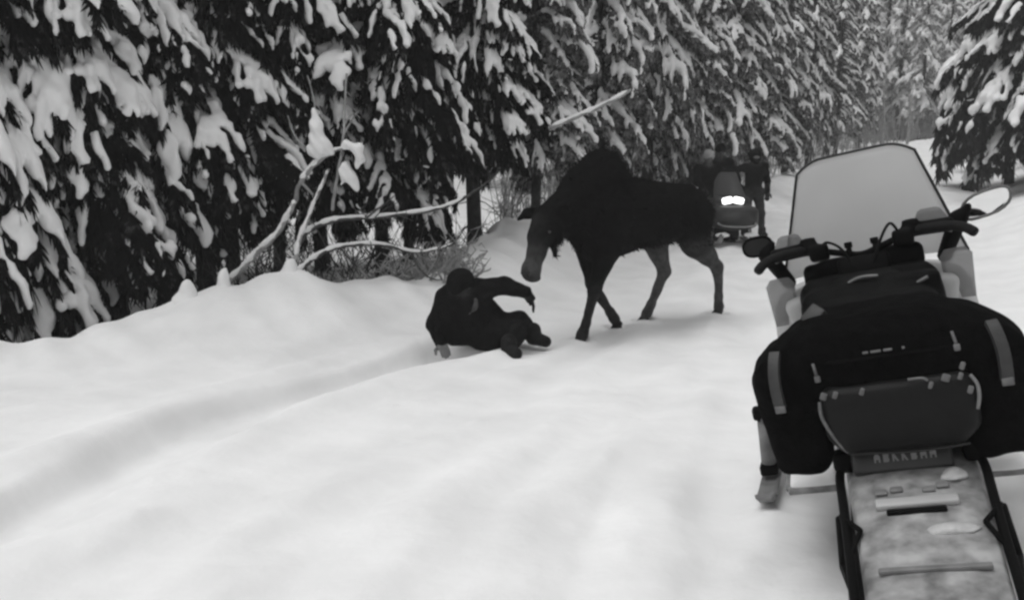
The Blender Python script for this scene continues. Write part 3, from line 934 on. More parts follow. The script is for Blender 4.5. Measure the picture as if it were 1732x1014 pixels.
# ------------------------------------------------------------------ moose
def moose():
    K = 0.005; G = 0.065; D = 0.022; MZ = 0.055
    P = [
        (d_ell((0.55, 0, 1.27), (0.52, 0.29, 0.43)), 0, K),
        (d_ell((0.02, 0, 1.26), (0.78, 0.31, 0.35)), 0.12, K),
        (d_ell((-0.60, 0, 1.24), (0.37, 0.27, 0.32)), 0.12, K),
        (d_cone((0.48, 0, 1.52), (0.74, 0, 1.73), 0.13, 0.20), 0.10, K),
        (d_cone((0.76, 0, 1.72), (0.98, 0, 1.58), 0.20, 0.20), 0.10, K),
        (d_cone((0.4, 0, 1.44), (-0.62, 0, 1.36), 0.17, 0.17), 0.10, K),
        (d_cone((0.95, 0, 1.46), (1.44, 0, 1.25), 0.29, 0.185), 0.14, K),
        (d_cone((0.92, 0, 1.12), (0.80, 0, 0.98), 0.20, 0.16), 0.12, K),
        # head
        (d_cone((1.46, 0, 1.28), (1.58, 0, 1.14), 0.145, 0.12), 0.07, K),
        (d_cone((1.56, 0, 1.20), (1.645, 0, 0.98), 0.115, 0.088), 0.05, 0.016),
        (d_cone((1.645, 0, 1.0), (1.69, 0, 0.86), 0.086, 0.088), 0.04, MZ),
        (d_ell((1.71, 0, 0.80), (0.085, 0.098, 0.10), (0, R(14), 0)), 0.035, MZ),
        (d_ell((1.66, 0, 0.735), (0.06, 0.07, 0.045)), 0.025, 0.008),
        (d_cone((1.60, 0, 1.27), (1.65, 0, 1.12), 0.06, 0.07), 0.05, 0.02),
        (d_cone((1.44, 0, 1.12), (1.39, 0, 0.93), 0.05, 0.03), 0.05, K),
        # ears
        (d_cone((1.47, -0.10, 1.36), (1.54, -0.24, 1.33), 0.045, 0.05), 0.03, K),
        (d_cone((1.54, -0.24, 1.33), (1.57, -0.33, 1.27), 0.045, 0.015), 0.03, K),
        (d_cone((1.46, 0.10, 1.38), (1.44, 0.22, 1.44), 0.045, 0.05), 0.03, K),
        (d_cone((1.44, 0.22, 1.44), (1.42, 0.31, 1.46), 0.045, 0.015), 0.03, K),
        # tail
        (d_cone((-0.92, 0, 1.40), (-0.99, 0, 1.25), 0.05, 0.03), 0.04, K),
    ]
    def leg(chain, cols):
        for (a, b), c in zip(zip(chain[:-1], chain[1:]), cols):
            P.append((d_cone(a[:3], b[:3], a[3], b[3]), 0.05, c))
    leg([(0.70, 0.15, 1.30, .20), (0.79, 0.15, 0.96, .13), (0.95, 0.13, 0.56, .064), (1.07, 0.13, 0.22, .042), (1.11, 0.13, 0.13, .052), (1.15, .13, .07, .05)], [K, K, D, D, D])
    leg([(0.70, -0.15, 1.30, .20), (0.77, -0.15, 0.95, .12), (0.70, -0.13, 0.56, .064), (0.42, -0.13, 0.22, .042), (0.35, -0.13, 0.14, .05), (0.30, -.13, .07, .05)], [K, K, D, D, D])
    leg([(-0.56, -0.14, 1.22, .23), (-0.33, -0.15, 0.96, .15), (-0.52, -0.14, 0.57, .066), (-0.29, -0.14, 0.22, .043), (-0.22, -0.14, 0.13, .05), (-0.17, -.14, .07, .048)], [K, G, G, G * .8, G * .6])
    leg([(-0.62, 0.14, 1.22, .24), (-0.66, 0.16, 0.93, .165), (-1.13, 0.14, 0.60, .068), (-1.20, 0.14, 0.24, .043), (-1.21, 0.14, 0.13, .05), (-1.19, .14, .07, .048)], [K, G * .8, G, G * .8, G * .6])
    def nz(p):
        return 0.006 * np.sin(p[:, 0] * 21) * np.sin(p[:, 2] * 17 + 1) + 0.004 * np.sin(p[:, 1] * 37 + p[:, 2] * 9)
    V, Q, C = solid(P, 0.019, noise=nz, lo=np.array([-1.45, -.55, -.05]), hi=np.array([1.95, .55, 2.1]))
    x, y = 1.45, 9.57
    o = mesh('moose', V, Q, M_MOOSE, cols=C)
    o.location = (x, y, min(gz(*h_) for h_ in HOOVES) + 0.02)
    o.rotation_euler = (0, 0, math.atan2(-0.67, -0.74))
    tag(o, 'dark moose walking on the trail with its head lowered towards the fallen person', 'moose')
    # shaggy outer hair along hump, neck, back and belly
    r = np.random.default_rng(3)
    me = o.data
    N = np.zeros(len(V) * 3, dtype=np.float32)
    me.vertices.foreach_get('normal', N)
    N = N.reshape(-1, 3)
    w = ((V[:, 2] > 0.9) & (V[:, 0] < 1.5)).astype(float) * (1 + 4 * (V[:, 2] > 1.62) + 2 * ((V[:, 0] > .9) & (V[:, 0] < 1.5)))
    idx = r.choice(len(V), 9000, p=w / w.sum())
    b, nn = V[idx], N[idx]
    flow = np.tile(np.array([-0.75, 0, -0.5]), (len(b), 1)) + r.normal(0, .25, (len(b), 3))
    d = flow + nn * 0.55
    d /= np.linalg.norm(d, axis=1)[:, None]
    L = r.uniform(.03, .075, len(b))[:, None] * (1 + 0.8 * (b[:, 2:3] > 1.6))
    sd_ = np.cross(d, nn); sd_ /= np.linalg.norm(sd_, axis=1)[:, None] + 1e-6
    hv = np.stack([b - nn * .004 - sd_ * .006, b - nn * .004 + sd_ * .006, b + d * L], 1).reshape(-1, 3)
    h = mesh('shaggy_coat', hv, np.arange(len(hv)).reshape(-1, 3), M_MANE, o, False)
    h['kind'] = 'stuff'
    for (hx, hy, an) in ((1.17, .13, 0), (0.285, -.13, 20), (-0.15, -.14, 0), (-1.18, .14, 5)):
        pr = []
        for s in (-1, 1):
            pr += [(d_cone((-0.03, s * .024, .075), (.05, s * .026, .028), .034, .026), 0, 1), (d_ell((0.02, s * .026, .022), (.07, .028, .03)), .02, 1)]
        hv, hq, _ = solid(pr, 0.009, lo=np.array([-.13, -.11, -.03]), hi=np.array([.15, .11, .16]))
        q = mesh('hoof', hv, hq, M_HOOF, o)
        q.location = (hx, hy, 0)
        q.rotation_euler = (0, R(an), 0)
    for s in (-1, 1):
        ev, ef, _ = solid([(d_ell((0, 0, 0), (.022, .02, .022)), 0, 1)], .008, lo=-np.array([.05] * 3), hi=np.array([.05] * 3))
        q = mesh('eye', ev, ef, M_EYE, o)
        q.location = (1.585, s * .118, 1.185)
    for s in (-1, 1):
        ev, ef, _ = solid([(d_ell((0, 0, 0), (.022, .014, .026)), 0, 1)], .007, lo=-np.array([.05] * 3), hi=np.array([.05] * 3))
        q = mesh('nostril', ev, ef, M_EYE, o)
        q.location = (1.775, s * .05, 0.79)
    # antler buds are absent: the head is bare
moose()

# ------------------------------------------------------------------ people
def hand(wr, dirv, up, side, open_=0.35, s=1.0):
    """gloved hand: palm, four unequal bent fingers and a thumb from the side of the palm"""
    d, u = Vector(dirv).normalized(), Vector(up).normalized()
    sd_ = d.cross(u).normalized() * side
    u = sd_.cross(d).normalized() * side
    w = Vector(wr)
    P = [(d_box(tuple(w + d * .045 * s), (.045 * s, .042 * s, .02 * s), .018 * s, Matrix((d, sd_, u)).transposed().to_euler()), .01, 1)]
    for k, (off, ln) in enumerate(((-.03, .065), (-.01, .078), (.011, .072), (.031, .056))):
        a = w + d * .085 * s + sd_ * off * s
        b = a + (d * math.cos(open_) - u * math.sin(open_)) * ln * .55 * s
        c = b + (d * math.cos(open_ * 2.3) - u * math.sin(open_ * 2.3)) * ln * .5 * s
        P += [(d_cone(tuple(a), tuple(b), .0125 * s, .0115 * s), .004, 1), (d_cone(tuple(b), tuple(c), .0115 * s, .0095 * s), .004, 1)]
    a = w + d * .03 * s - sd_ * .036 * s
    b = a + (d * .7 - sd_ * .75 - u * .2) * .04 * s
    c = b + (d * .95 - sd_ * .2 - u * .3) * .036 * s
    P += [(d_cone(tuple(a), tuple(b), .0165 * s, .014 * s), .008, 1), (d_cone(tuple(b), tuple(c), .014 * s, .011 * s), .006, 1)]
    lo = np.array(w) - .2 * s; hi = np.array(w) + .22 * s
    return solid(P, .0075 * s, lo=lo, hi=hi)[:2]

def body(J, jac, trs, skin, h=0.017, bulk=1.0, extra=()):
    B = bulk
    V3 = lambda k: np.array(J[k], float)
    P = []
    pel, che, nck, head = V3('pelvis'), V3('chest'), V3('neck'), V3('head')
    P += [(d_cone(pel, (pel + che) / 2, .155 * B, .150 * B), 0, jac), (d_cone((pel + che) / 2, che, .150 * B, .165 * B), .05, jac), (d_cone(che, nck, .15 * B, .075 * B), .06, jac)]
    for s in ('l', 'r'):
        sh, el, wr = V3('sh_' + s), V3('el_' + s), V3('wr_' + s)
        hp, kn, an = V3('hip_' + s), V3('kn_' + s), V3('an_' + s)
        P += [(d_cone(che * .6 + nck * .4, sh, .10 * B, .085 * B), .05, jac),
              (d_cone(sh, el, .082 * B, .062 * B), .03, jac), (d_cone(el, wr, .064 * B, .046 * B), .025, jac),
              (d_cone(pel, hp, .14 * B, .13 * B), .05, trs), (d_cone(hp, kn, .115 * B, .078 * B), .03, trs), (d_cone(kn, an, .080 * B, .056 * B), .025, trs)]
    P.append((d_cone(nck, head, .062, .06), .03, skin))
    f = Vector(J['face']).normalized()
    up = (Vector(head) - Vector(nck)).normalized()
    sd_ = f.cross(up).normalized()
    f = up.cross(sd_).normalized()
    hc = Vector(head)
    def q(a, b, c):
        return tuple(hc + f * a + sd_ * b + up * c)
    P += [(d_ell(tuple(hc + up * .03), (.095, .08, .115), Matrix((f, sd_, up)).transposed().to_euler()), .02, skin),
          (d_cone(q(.05, 0, -.05), q(.07, 0, -.075), .055, .035), .03, skin),
          (d_cone(q(.088, 0, .02), q(.108, 0, -.02), .012, .018), .012, skin),
          (d_cone(q(.082, -.04, .035), q(.082, .04, .035), .014, .014), .015, skin),
          (d_cone(q(.088, -.022, -.05), q(.088, .022, -.05), .008, .008), .008, skin * .6),
          (d_ell(q(0, .083, .0), (.02, .012, .03)), .006, skin), (d_ell(q(0, -.083, .0), (.02, .012, .03)), .006, skin)]
    P += list(extra)
    V, Q, C = solid(P, h, noise=wob(.006, 26, 1.0))
    return V, Q, C, (f, sd_, up, hc)

def boot(an, toe, m, parent, sole=0.0):
    a, t_ = np.array(an, float), np.array(toe, float)
    d = t_ - a
    V, Q, _ = solid([(d_cone(a + [0, 0, .06], a, .078, .074), 0, 1), (d_cone(a - [0, 0, .012], t_, .070, .056), .03, 1)], .014)
    return mesh('boot', V, Q, m, parent)

def fallen_person():
    bx, by = -0.28, 8.35
    J = dict(pelvis=(0.07, 0.05, 0.15), chest=(-0.19, 0.0, 0.42), neck=(-0.20, -0.03, 0.55), head=(-0.20, -0.13, 0.62), face=(0.5, -0.7, -0.6),
             sh_l=(-0.04, -0.06, 0.565), el_l=(0.21, -0.13, 0.62), wr_l=(0.42, -0.20, 0.57),
             sh_r=(-0.36, 0.02, 0.46), el_r=(-0.47, -0.06, 0.23), wr_r=(-0.395, -0.17, 0.07),
             hip_l=(0.13, -0.07, 0.15), kn_l=(0.33, -0.24, 0.20), an_l=(0.26, -0.38, 0.07),
             hip_r=(0.14, 0.10, 0.14), kn_r=(0.36, 0.10, 0.23), an_r=(0.50, 0.02, 0.10))
    V, Q, C, (f, s, up, hc) = body(J, 0.0062, 0.009, 0.05, 0.016, 1.34, [(d_ell((-.08, -.02, .28), (.34, .21, .24), (0, R(30), 0)), .08, .0062), (d_ell((.16, -.02, .16), (.24, .22, .14)), .08, .0075), (d_ell((-.25, -.01, .24), (.19, .17, .23)), .08, .0062), (d_cone((-.30, -.02, .5), (-.42, -.06, .28), .12, .09), .06, .0062)])
    o = mesh('person', V, Q, M_SUIT, cols=C)
    o.location = (bx, by, gz(bx, by) + 0.015)
    o.scale = (0.97, 0.97, 1.0)
    tag(o, 'person in dark winter clothes crouched on the snow, one arm held out towards the moose', 'person')
    # hood round the head, open at the face
    P = [(d_ell(tuple(hc + up * .035 - f * .02), (.125, .115, .145), Matrix((f, s, up)).transposed().to_euler()), 0, 1), (d_cone(tuple(hc - f * .06), tuple(np.array(J['neck']) - np.array([.02, -.03, .03])), .10, .12), .05, 1)]
    face = d_ell(tuple(hc + f * .12 + up * .0), (.11, .075, .10), Matrix((f, s, up)).transposed().to_euler())
    hv, hq, _ = solid(P, .013, cut=lambda p: -face(p))
    mesh('hood', hv, hq, M_BLACKCLOTH, o)
    for e in (-1, 1):
        ev, ef, _ = solid([(d_ell((0, 0, 0), (.013,) * 3), 0, 1)], .005, lo=-np.array([.03] * 3), hi=np.array([.03] * 3))
        q = mesh('eye', ev, ef, M_EYE, o)
        q.location = hc + f * .083 + s * .034 * e + up * .02
    mesh('glove', *hand(J['wr_l'], (0.55, -0.25, -0.75), (0.7, 0.2, 0.6), 1, .3, 1.25), M_RUBBER, o)
    mesh('glove', *hand(J['wr_r'], (0.3, -0.85, -0.4), (0, -.4, .9), -1, .12, 1.2), mat('grey_glove', .13, .9, .1, .2, 20), o)
    boot(J['an_l'], (0.33, -0.55, 0.06), M_RUBBER, o)
    boot(J['an_r'], (0.62, -0.10, 0.075), M_RUBBER, o)
    sc = spline([(-0.08, -0.13, 0.53), (-0.06, -0.20, 0.45), (-0.10, -0.215, 0.38), (-0.17, -0.20, 0.33)], 5)
    mesh('scarf', *tube(sc, [.022, .028, .026, .024, .022, .024, .028, .026, .024, .022, .024, .028, .026, .022, .02, .015], 8), mat('grey_scarf', .07, .95, .05, .4, 30), o)
fallen_person()

def stander(x, y, label, J, jac, trs, hat, rotz=0.0, m_hat=M_PLASTIC):
    V, Q, C, (f, s, up, hc) = body(J, jac, trs, .12, .022, 1.05)
    o = mesh('person', V, Q, M_SUIT, cols=C)
    o.location = (x, y, gz(x, y) - 0.02)
    o.rotation_euler = (0, 0, rotz)
    tag(o, label, 'person', 'riders by the distant snowmobile')
    E = Matrix((f, s, up)).transposed().to_euler()
    if hat == 'helmet':
        P = [(d_ell(tuple(hc + up * .035), (.145, .13, .15), E), 0, 1), (d_cone(tuple(hc + f * .10 - up * .06), tuple(hc + f * .12 - up * .07), .06, .055), .04, 1)]
        hole = d_ell(tuple(hc + f * .15 + up * .025), (.07, .085, .042), E)
        hv, hq, _ = solid(P, .017, cut=lambda p: -hole(p))
        h = mesh('helmet', hv, hq, m_hat, o)
        gv, gq, _ = solid([(d_ell(tuple(hc + f * .085 + up * .025), (.04, .075, .035), E), 0, 1)], .012)
        mesh('goggles', gv, gq, M_STEEL, h)
    else:
        hv, hq, _ = solid([(d_ell(tuple(hc + up * .085 - f * .01), (.118, .108, .10), E), 0, 1), (d_ell(tuple(hc + up * .045 - f * .015), (.118, .108, .05), E), .02, 1)], .016,
                          cut=lambda p: -d_ell(tuple(hc + f * .13 - up * .02), (.09, .09, .07), E)(p))
        mesh('knit_hat', hv, hq, m_hat, o)
    for k in 'lr':
        e, w = Vector(J['el_' + k]), Vector(J['wr_' + k])
        mesh('glove', *hand(J['wr_' + k], w - e, (0, 0, 1) if abs((w - e).normalized().z) < .8 else (0, -1, 0), 1 if k == 'l' else -1, .5, 1.15), M_RUBBER, o)
        a = Vector(J['an_' + k])
        boot(J['an_' + k], tuple(a + Vector(J.get('toe_' + k, (0.02, -.16, -.04)))), M_RUBBER, o)
    return o

FY = 17.5
FXC = ux(1220, FY) * 0.996
fz = gz(FXC, FY)
STAND = dict(pelvis=(0, 0, .93), chest=(0, -.02, 1.28), neck=(0, -.03, 1.46), head=(0, -.05, 1.58), face=(0, -1, -.05),
             sh_l=(.2, -.02, 1.40), el_l=(.27, -.03, 1.12), wr_l=(.25, -.14, .90), sh_r=(-.2, -.02, 1.40), el_r=(-.27, -.03, 1.12), wr_r=(-.25, -.14, .90),
             hip_l=(.10, 0, .88), kn_l=(.12, -.03, .48), an_l=(.13, .0, .09), hip_r=(-.10, 0, .88), kn_r=(-.12, -.03, .48), an_r=(-.13, 0, .09))
Ja = dict(STAND); Ja.update(sh_r=(-.2, -.05, 1.38), el_r=(-.40, -.14, 1.34), wr_r=(-.62, -.2, 1.36), kn_l=(.17, -.05, .48), an_l=(.22, .0, .09))
stander(ux(1271, 17.9), 17.9, 'distant rider in a round black helmet standing right of the lit snowmobile', Ja, .006, .035, 'helmet')
Jc = dict(STAND); Jc.update(el_r=(-.24, -.10, 1.14), wr_r=(-.12, -.2, 1.02), kn_l=(.12, -.08, .48))
stander(ux(1194, 17.6), 17.6, 'distant person in black with a pale knit hat between the moose and the lit snowmobile', Jc, .006, .012, 'hat', 0, mat('pale_hat', .3, .9, .1, .2, 30))
Jb = dict(STAND)
for k_, v_ in dict(pelvis=(0, .12, 1.02), chest=(0, .02, 1.36), neck=(0, -.03, 1.56), head=(0, -.06, 1.68), sh_l=(.2, -.02, 1.50), sh_r=(-.2, -.02, 1.50), el_l=(.33, -.13, 1.25), el_r=(-.36, -.13, 1.27),
                   wr_l=(.33, -.38, 1.06), wr_r=(-.33, -.38, 1.06), hip_l=(.12, .1, 1.0), hip_r=(-.12, .1, 1.0), kn_l=(.27, -.16, .72), kn_r=(-.27, -.16, .72), an_l=(.31, -.05, .38), an_r=(-.31, -.05, .38)).items():
    Jb[k_] = v_
stander(FXC + .10, FY + .75, 'distant rider in a dark cap standing astride the lit snowmobile behind its windshield', Jb, .006, .01, 'hat', 0, M_BLACKCLOTH)

# ------------------------------------------------------------------ snowmobiles
def pane_grid(W0, W1, zb, zt, yb, yt, bow, nx=18, nz=10, round_=0.25, th=0.005):
    V, n = [], nx + 1
    def P(i, j):
        s = -1 + 2 * i / nx
        t_ = j / nz
        w = W0 + (W1 - W0) * t_
        edge = 1 - round_ * max(0, (abs(s) - .55) / .45) ** 2 * .45
        z = zb + (zt - zb) * t_ * edge
        return (w * s, yb + (yt - yb) * t_ - bow * s * s, z)
    G = [[P(i, j) for j in range(nz + 1)] for i in range(nx + 1)]
    for layer in (0, th):
        for i in range(nx + 1):
            for j in range(nz + 1):
                x, y, z = G[i][j]
                V.append((x, y + layer, z))
    m = nz + 1
    L = (nx + 1) * m
    F = []
    for i in range(nx):
        for j in range(nz):
            a = i * m + j
            F.append((a, a + m, a + m + 1, a + 1))
            F.append((L + a, L + a + 1, L + a + m + 1, L + a + m))
    ring = [(i, 0) for i in range(nx)] + [(nx, j) for j in range(nz)] + [(i, nz) for i in range(nx, 0, -1)] + [(0, j) for j in range(nz, 0, -1)]
    for (i, j), (k, l) in zip(ring, ring[1:] + ring[:1]):
        a, b = i * m + j, k * m + l
        F.append((a, L + a, L + b, b))
    rim = [G[0][j] for j in range(nz + 1)] + [G[i][nz] for i in range(1, nx + 1)] + [G[nx][j] for j in range(nz - 1, -1, -1)]
    return V, F, rim

def ski(parent, x, y0, y1, w, m):
    V, n = [], 14
    rows = []
    for k in range(n + 1):
        t_ = k / n
        y = y0 + (y1 - y0) * t_
        z = 0.015 + 0.17 * max(0, (t_ - .72) / .28) ** 2 + .03 * max(0, (.08 - t_) / .08)
        ww = w * (1 if t_ < .7 else 1 - .55 * ((t_ - .7) / .3) ** 1.5)
        rows.append([(x - ww, y, z + .012), (x - ww * .6, y, z - .01), (x + ww * .6, y, z - .01), (x + ww, y, z + .012), (x + ww, y, z + .028), (x + ww * .4, y, z + .018), (x - ww * .4, y, z + .018), (x - ww, y, z + .028)])
    for r_ in rows: V += r_
    F = [(k * 8 + i, k * 8 + (i + 1) % 8, (k + 1) * 8 + (i + 1) % 8, (k + 1) * 8 + i) for k in range(n) for i in range(8)]
    F += [tuple(range(7, -1, -1)), tuple(n * 8 + i for i in range(8))]
    o = mesh('ski', V, F, m, parent)
    yc = y1 - .22
    lv, lf = tube(spline([(x, yc - .02, .06), (x, yc + .05, .17), (x, yc + .17, .22), (x, y1 - .01, .19)], 5), .012, 6)
    mesh('ski_loop', lv, lf, M_PLASTIC, o)
    return o

def track_belt(parent, w, y0, y1, zt, name='track'):
    r_ = zt / 2
    path = []
    for k in range(9):
        a = R(-90 - 180 * k / 8)
        path.append((y0 + r_ + r_ * math.cos(a), r_ + r_ * math.sin(a)))
    path += [(y, zt) for y in np.linspace(y0 + r_, y1 - r_, 14)[1:-1]]
    for k in range(9):
        a = R(90 - 180 * k / 8)
        path.append((y1 - r_ + r_ * math.cos(a), r_ + r_ * math.sin(a)))
    path += [(y, 0) for y in np.linspace(y1 - r_, y0 + r_, 14)[1:-1]]
    n = len(path)
    c = np.array(path)
    tg = np.roll(c, -1, 0) - np.roll(c, 1, 0)
    tg /= np.linalg.norm(tg, axis=1)[:, None] + 1e-9
    nn = np.stack([-tg[:, 1], tg[:, 0]], 1)
    V, F = [], []
    for (y, z), (ny_, nz_) in zip(path, nn):
        V += [(-w, y, z), (w, y, z), (w, y - ny_ * .02, z - nz_ * .02), (-w, y - ny_ * .02, z - nz_ * .02)]
    for k in range(n):
        l = (k + 1) % n
        for a in range(4):
            F.append((k * 4 + a, k * 4 + (a + 1) % 4, l * 4 + (a + 1) % 4, l * 4 + a))
    o = mesh(name, V, F, M_RUBBER, parent, False)
    lugs = []
    for k in range(0, n):
        (y, z), (ny_, nz_) = path[k], nn[k]
        for s in (-1, 0, 1):
            lugs.append(rbox((s * w * .62, y + ny_ * .014, z + nz_ * .014), (w * .24, .008, .016), 0, (math.atan2(nz_, ny_) - R(90), 0, 0)))
    mesh('track_lugs', *join(lugs), M_RUBBER, o, False)['kind'] = 'stuff'
    return o

def far_sled():
    t = thing('snowmobile', 'distant snowmobile facing us with a bright lit headlight', 'snowmobile', (FXC, FY, fz - .02), (0, 0, R(184)))
    # local +Y is its front; it looks towards the camera
    hood, hq, _ = solid([(d_box((0, .55, .50), (.44, .46, .20), .12), 0, 1), (d_box((0, .42, .72), (.36, .30, .16), .1), .08, 1), (d_ell((0, .85, .45), (.40, .28, .20)), .06, 1)], .022)
    mesh('hood', hood, hq, M_DARKHOOD, t)
    V, F, rim = pane_grid(.33, .24, .86, 1.33, .62, .38, .12, 14, 8, .9)
    w = mesh('windshield', V, F, M_PANE_FAR, t)
    mesh('windshield_rim', *tube(rim, .012, 6), M_PLASTIC, w)
    for s in (-1, 1):
        lv, lq, _ = solid([(d_box((s * .108, .715, .80), (.104, .045, .065), .042, (0, R(12 * s), 0)), 0, 1)], .014)
        mesh('headlight', lv, lq, M_LAMP, t)
    mesh('bumper', *tube(spline([(-.36, .95, .42), (-.3, 1.12, .36), (0, 1.18, .34), (.3, 1.12, .36), (.36, .95, .42)], 6), .018, 8), M_STEEL, t)
    for s in (-1, 1):
        ski(t, s * .38, .25, 1.35, .075, M_STEEL)
        mesh('spindle', *tube([(s * .38, .72, .05), (s * .36, .70, .30), (s * .30, .66, .42)], .025, 8), M_STEEL, t)
        sv, sq, _ = solid([(d_ell((s * .27, 1.02, .18), (.13, .08, .045)), 0, 1)], .016, noise=wob(.008, 30, s))
        mesh('packed_snow', sv, sq, M_CLUMP, t)
    track_belt(t, .24, -1.45, .45, .30)
    mesh('tunnel', *rbox((0, -.55, .42), (.26, .95, .08), .02), M_DARKHOOD, t)
    sv, sq, _ = solid([(d_box((0, -.55, .62), (.18, .70, .13), .08), 0, 1)], .025)
    mesh('seat', sv, sq, M_BLACKCLOTH, t)
    mesh('handlebar', *tube(spline([(-.38, .12, 1.0), (-.2, .22, 1.03), (0, .25, 1.02), (.2, .22, 1.03), (.38, .12, 1.0)], 5), .017, 8), M_PLASTIC, t)
    for s in (-1, 1):
        mesh('running_board', *rbox((s * .36, -.3, .33), (.11, .65, .02), .008), M_STEEL, t)
far_sled()

# ---- the near snowmobile, standing on the sloping right bank
SX, SY = 1.365, 2.70
SYAW = R(-20)
SROLL = R(-13.5)
SZ = gz(SX, SY) - 0.03
def near_sled():
    M = Matrix.Rotation(SYAW, 3, 'Z') @ Matrix.Rotation(SROLL, 3, 'Y')
    rot = M.to_euler()
    t = thing('snowmobile', 'near snowmobile parked on the right bank, seen from behind with its tall smoked windshield', 'snowmobile', (SX, SY, SZ), rot)
    # tunnel with a shallow crown, sloping down to the rear
    rows = []
    ysn = np.linspace(-1.0, .95, 16)
    for y in ysn:
        zt = np.interp(y, [-1.0, -.55, 0.0, .95], [.275, .355, .475, .50])
        tw = float(np.interp(y, [-1.0, -.4, 0, .95], [.78, .86, .93, 1]))
        prof = [(-.205, zt - .17), (-.215, zt - .03), (-.20, zt - .005), (-.12, zt + .008), (0, zt + .012), (.12, zt + .008), (.20, zt - .005), (.215, zt - .03), (.205, zt - .17), (.195, zt - .17), (.20, zt - .03), (0, zt - .015), (-.20, zt - .03), (-.195, zt - .17)]
        rows.append([(x * tw + .025, y, z) for x, z in prof])
    n = len(rows[0])
    V = [p for r_ in rows for p in r_]
    F = [(k * n + i, (k + 1) * n + i, (k + 1) * n + (i + 1) % n, k * n + (i + 1) % n) for k in range(len(rows) - 1) for i in range(n)]
    F += [tuple(range(n)), tuple((len(rows) - 1) * n + i for i in range(n - 1, -1, -1))]
    tun = mesh('tunnel', V, F, M_TUNNEL, t)
    zt = lambda y: float(np.interp(y, [-1.0, -.55, 0.0, .95], [.275, .355, .475, .50])) + .012
    # frozen snow patches on the tunnel
    rs = random.Random(4)
    for (x, y, a, b) in ((.14, -.12, .05, .06), (.09, -.38, .10, .035), (-.06, -.75, .07, .05)):
        sv, sq, _ = solid([(d_ell((x, y, zt(y) - .006), (a, b, .012)), 0, 1)], .012, noise=wob(.006, 45, rs.random() * 6))
        mesh('snow_patch', sv, sq, M_ICE, tun)
    # cooling rib, its lit look put into a pale colour, with dark slot
    mesh('rib', *rbox((.02, -.255, zt(-.255) + .004), (.115, .022, .010), .006, (R(9), 0, 0)), M_HOOD, tun)
    mesh('slot', *rbox((.015, -.295, zt(-.295) + .003), (.082, .011, .006), .004, (R(9), 0, 0)), M_PLASTIC, tun)
    mesh('rib', *rbox((.03, -.56, zt(-.56) + .003), (.14, .010, .007), .004, (R(6), 0, 0)), M_STEEL, tun)
    for (x, y) in ((-.075, -.19), (-.03, -.18), (.06, -.19), (.10, -.175)):
        mesh('rivet_plate', *rbox((x, y, zt(y) + .003), (.018, .014, .004), .003, (R(9), 0, 0)), M_STEEL, tun)
    # rear rails and brackets
    for s in (-1, 1):
        rail = spline([(s * .205, .02, .475), (s * .212, -.08, .462), (s * .208, -.22, .425), (s * .203, -.42, .368), (s * .196, -.70, .315), (s * .175, -.98, .272)], 5)
        rl = mesh('rear_rail', *tube(rail, .0145, 8), M_PLASTIC, t)
        rl.location.x = .02
        mesh('rail_bracket', *join([tube([(s * .220, -.26, .412), (s * .165, -.36, zt(-.36) - .004)], .008, 6), tube([(s * .206, -.46, .358), (s * .165, -.36, zt(-.36) - .004)], .008, 6), tube([(s * .228, -.22, .39), (s * .228, -.42, .32)], .011, 6), tube([(s * .228, -.42, .32), (s * .202, -.60, .335)], .011, 6)]), M_PLASTIC, rl)
        kv, kq, _ = solid([(d_box((s * .195, -.01, .50), (.032, .035, .035), .015), 0, 1)], .01)
        mesh('rail_mount', kv, kq, M_PLASTIC, rl)
    mesh('rear_bumper', *tube(spline([(-.175, -.98, .272), (-.15, -1.07, .262), (0, -1.10, .26), (.15, -1.07, .262), (.175, -.98, .272)], 5), .0145, 8), M_PLASTIC, t)
    mesh('snow_flap', *rbox((0, -1.05, .15), (.165, .008, .12), .004, (R(-12), 0, 0)), M_RUBBER, t)
    # tail panel below the bag with a row of small worn letters
    tp = mesh('tail_panel', *rbox((0.0, -.035, .505), (.150, .02, .050), .012, (R(-28), 0, 0)), M_TAIL, t)
    # seven worn characters, too blurred to read in the photograph
    lets = []
    for k in range(7):
        lets.append((k - 3) * .0245)
    for k, x in enumerate(lets):
        e = Euler((R(-28), 0, 0)).to_matrix()
        c = Vector((0.012, -.035, .505)) + e @ Vector((x * 1.12, -.0215, -.004))
        
        ol = [(-.008, -.010), (-.008, .004), (-.004, .011), (.004, .011), (.008, .004), (.008, -.010), (.0035, -.010), (.0035, -.003), (-.0035, -.003), (-.0035, -.010)]
        if k in (1, 4):
            ol = [(-.008, -.010), (-.008, .011), (.005, .011), (.008, .006), (.006, .001), (.008, -.004), (.005, -.010)]
        if k in (2, 3):
            ol = [(-.008, -.010), (-.008, .011), (-.003, .011), (.001, .003), (.008, -.010), (.003, -.010), (-.003, -.002), (-.004, -.010)]
        ol = [(a * 1.15, b_ * 1.3) for a, b_ in ol]
        mesh('letter', *prism(ol, tuple(e @ Vector((0, 1, 0))), .003, tuple(c - e @ Vector((0, .001, 0))), (1, 0, 0), tuple(e @ Vector((0, 0, 1)))), M_LETTER, tp, False)
    mesh('tail_knob', *rbox((-.12, -.045, .475), (.017, .014, .011), .006), M_PLASTIC, t)
    # seat
    sv, sq, _ = solid([(d_box((0, .32, .62), (.18, .36, .13), .07), 0, 1), (d_box((0, .56, .74), (.165, .20, .12), .07), .06, 1)], .018)
    mesh('seat', sv, sq, M_BAG, t)
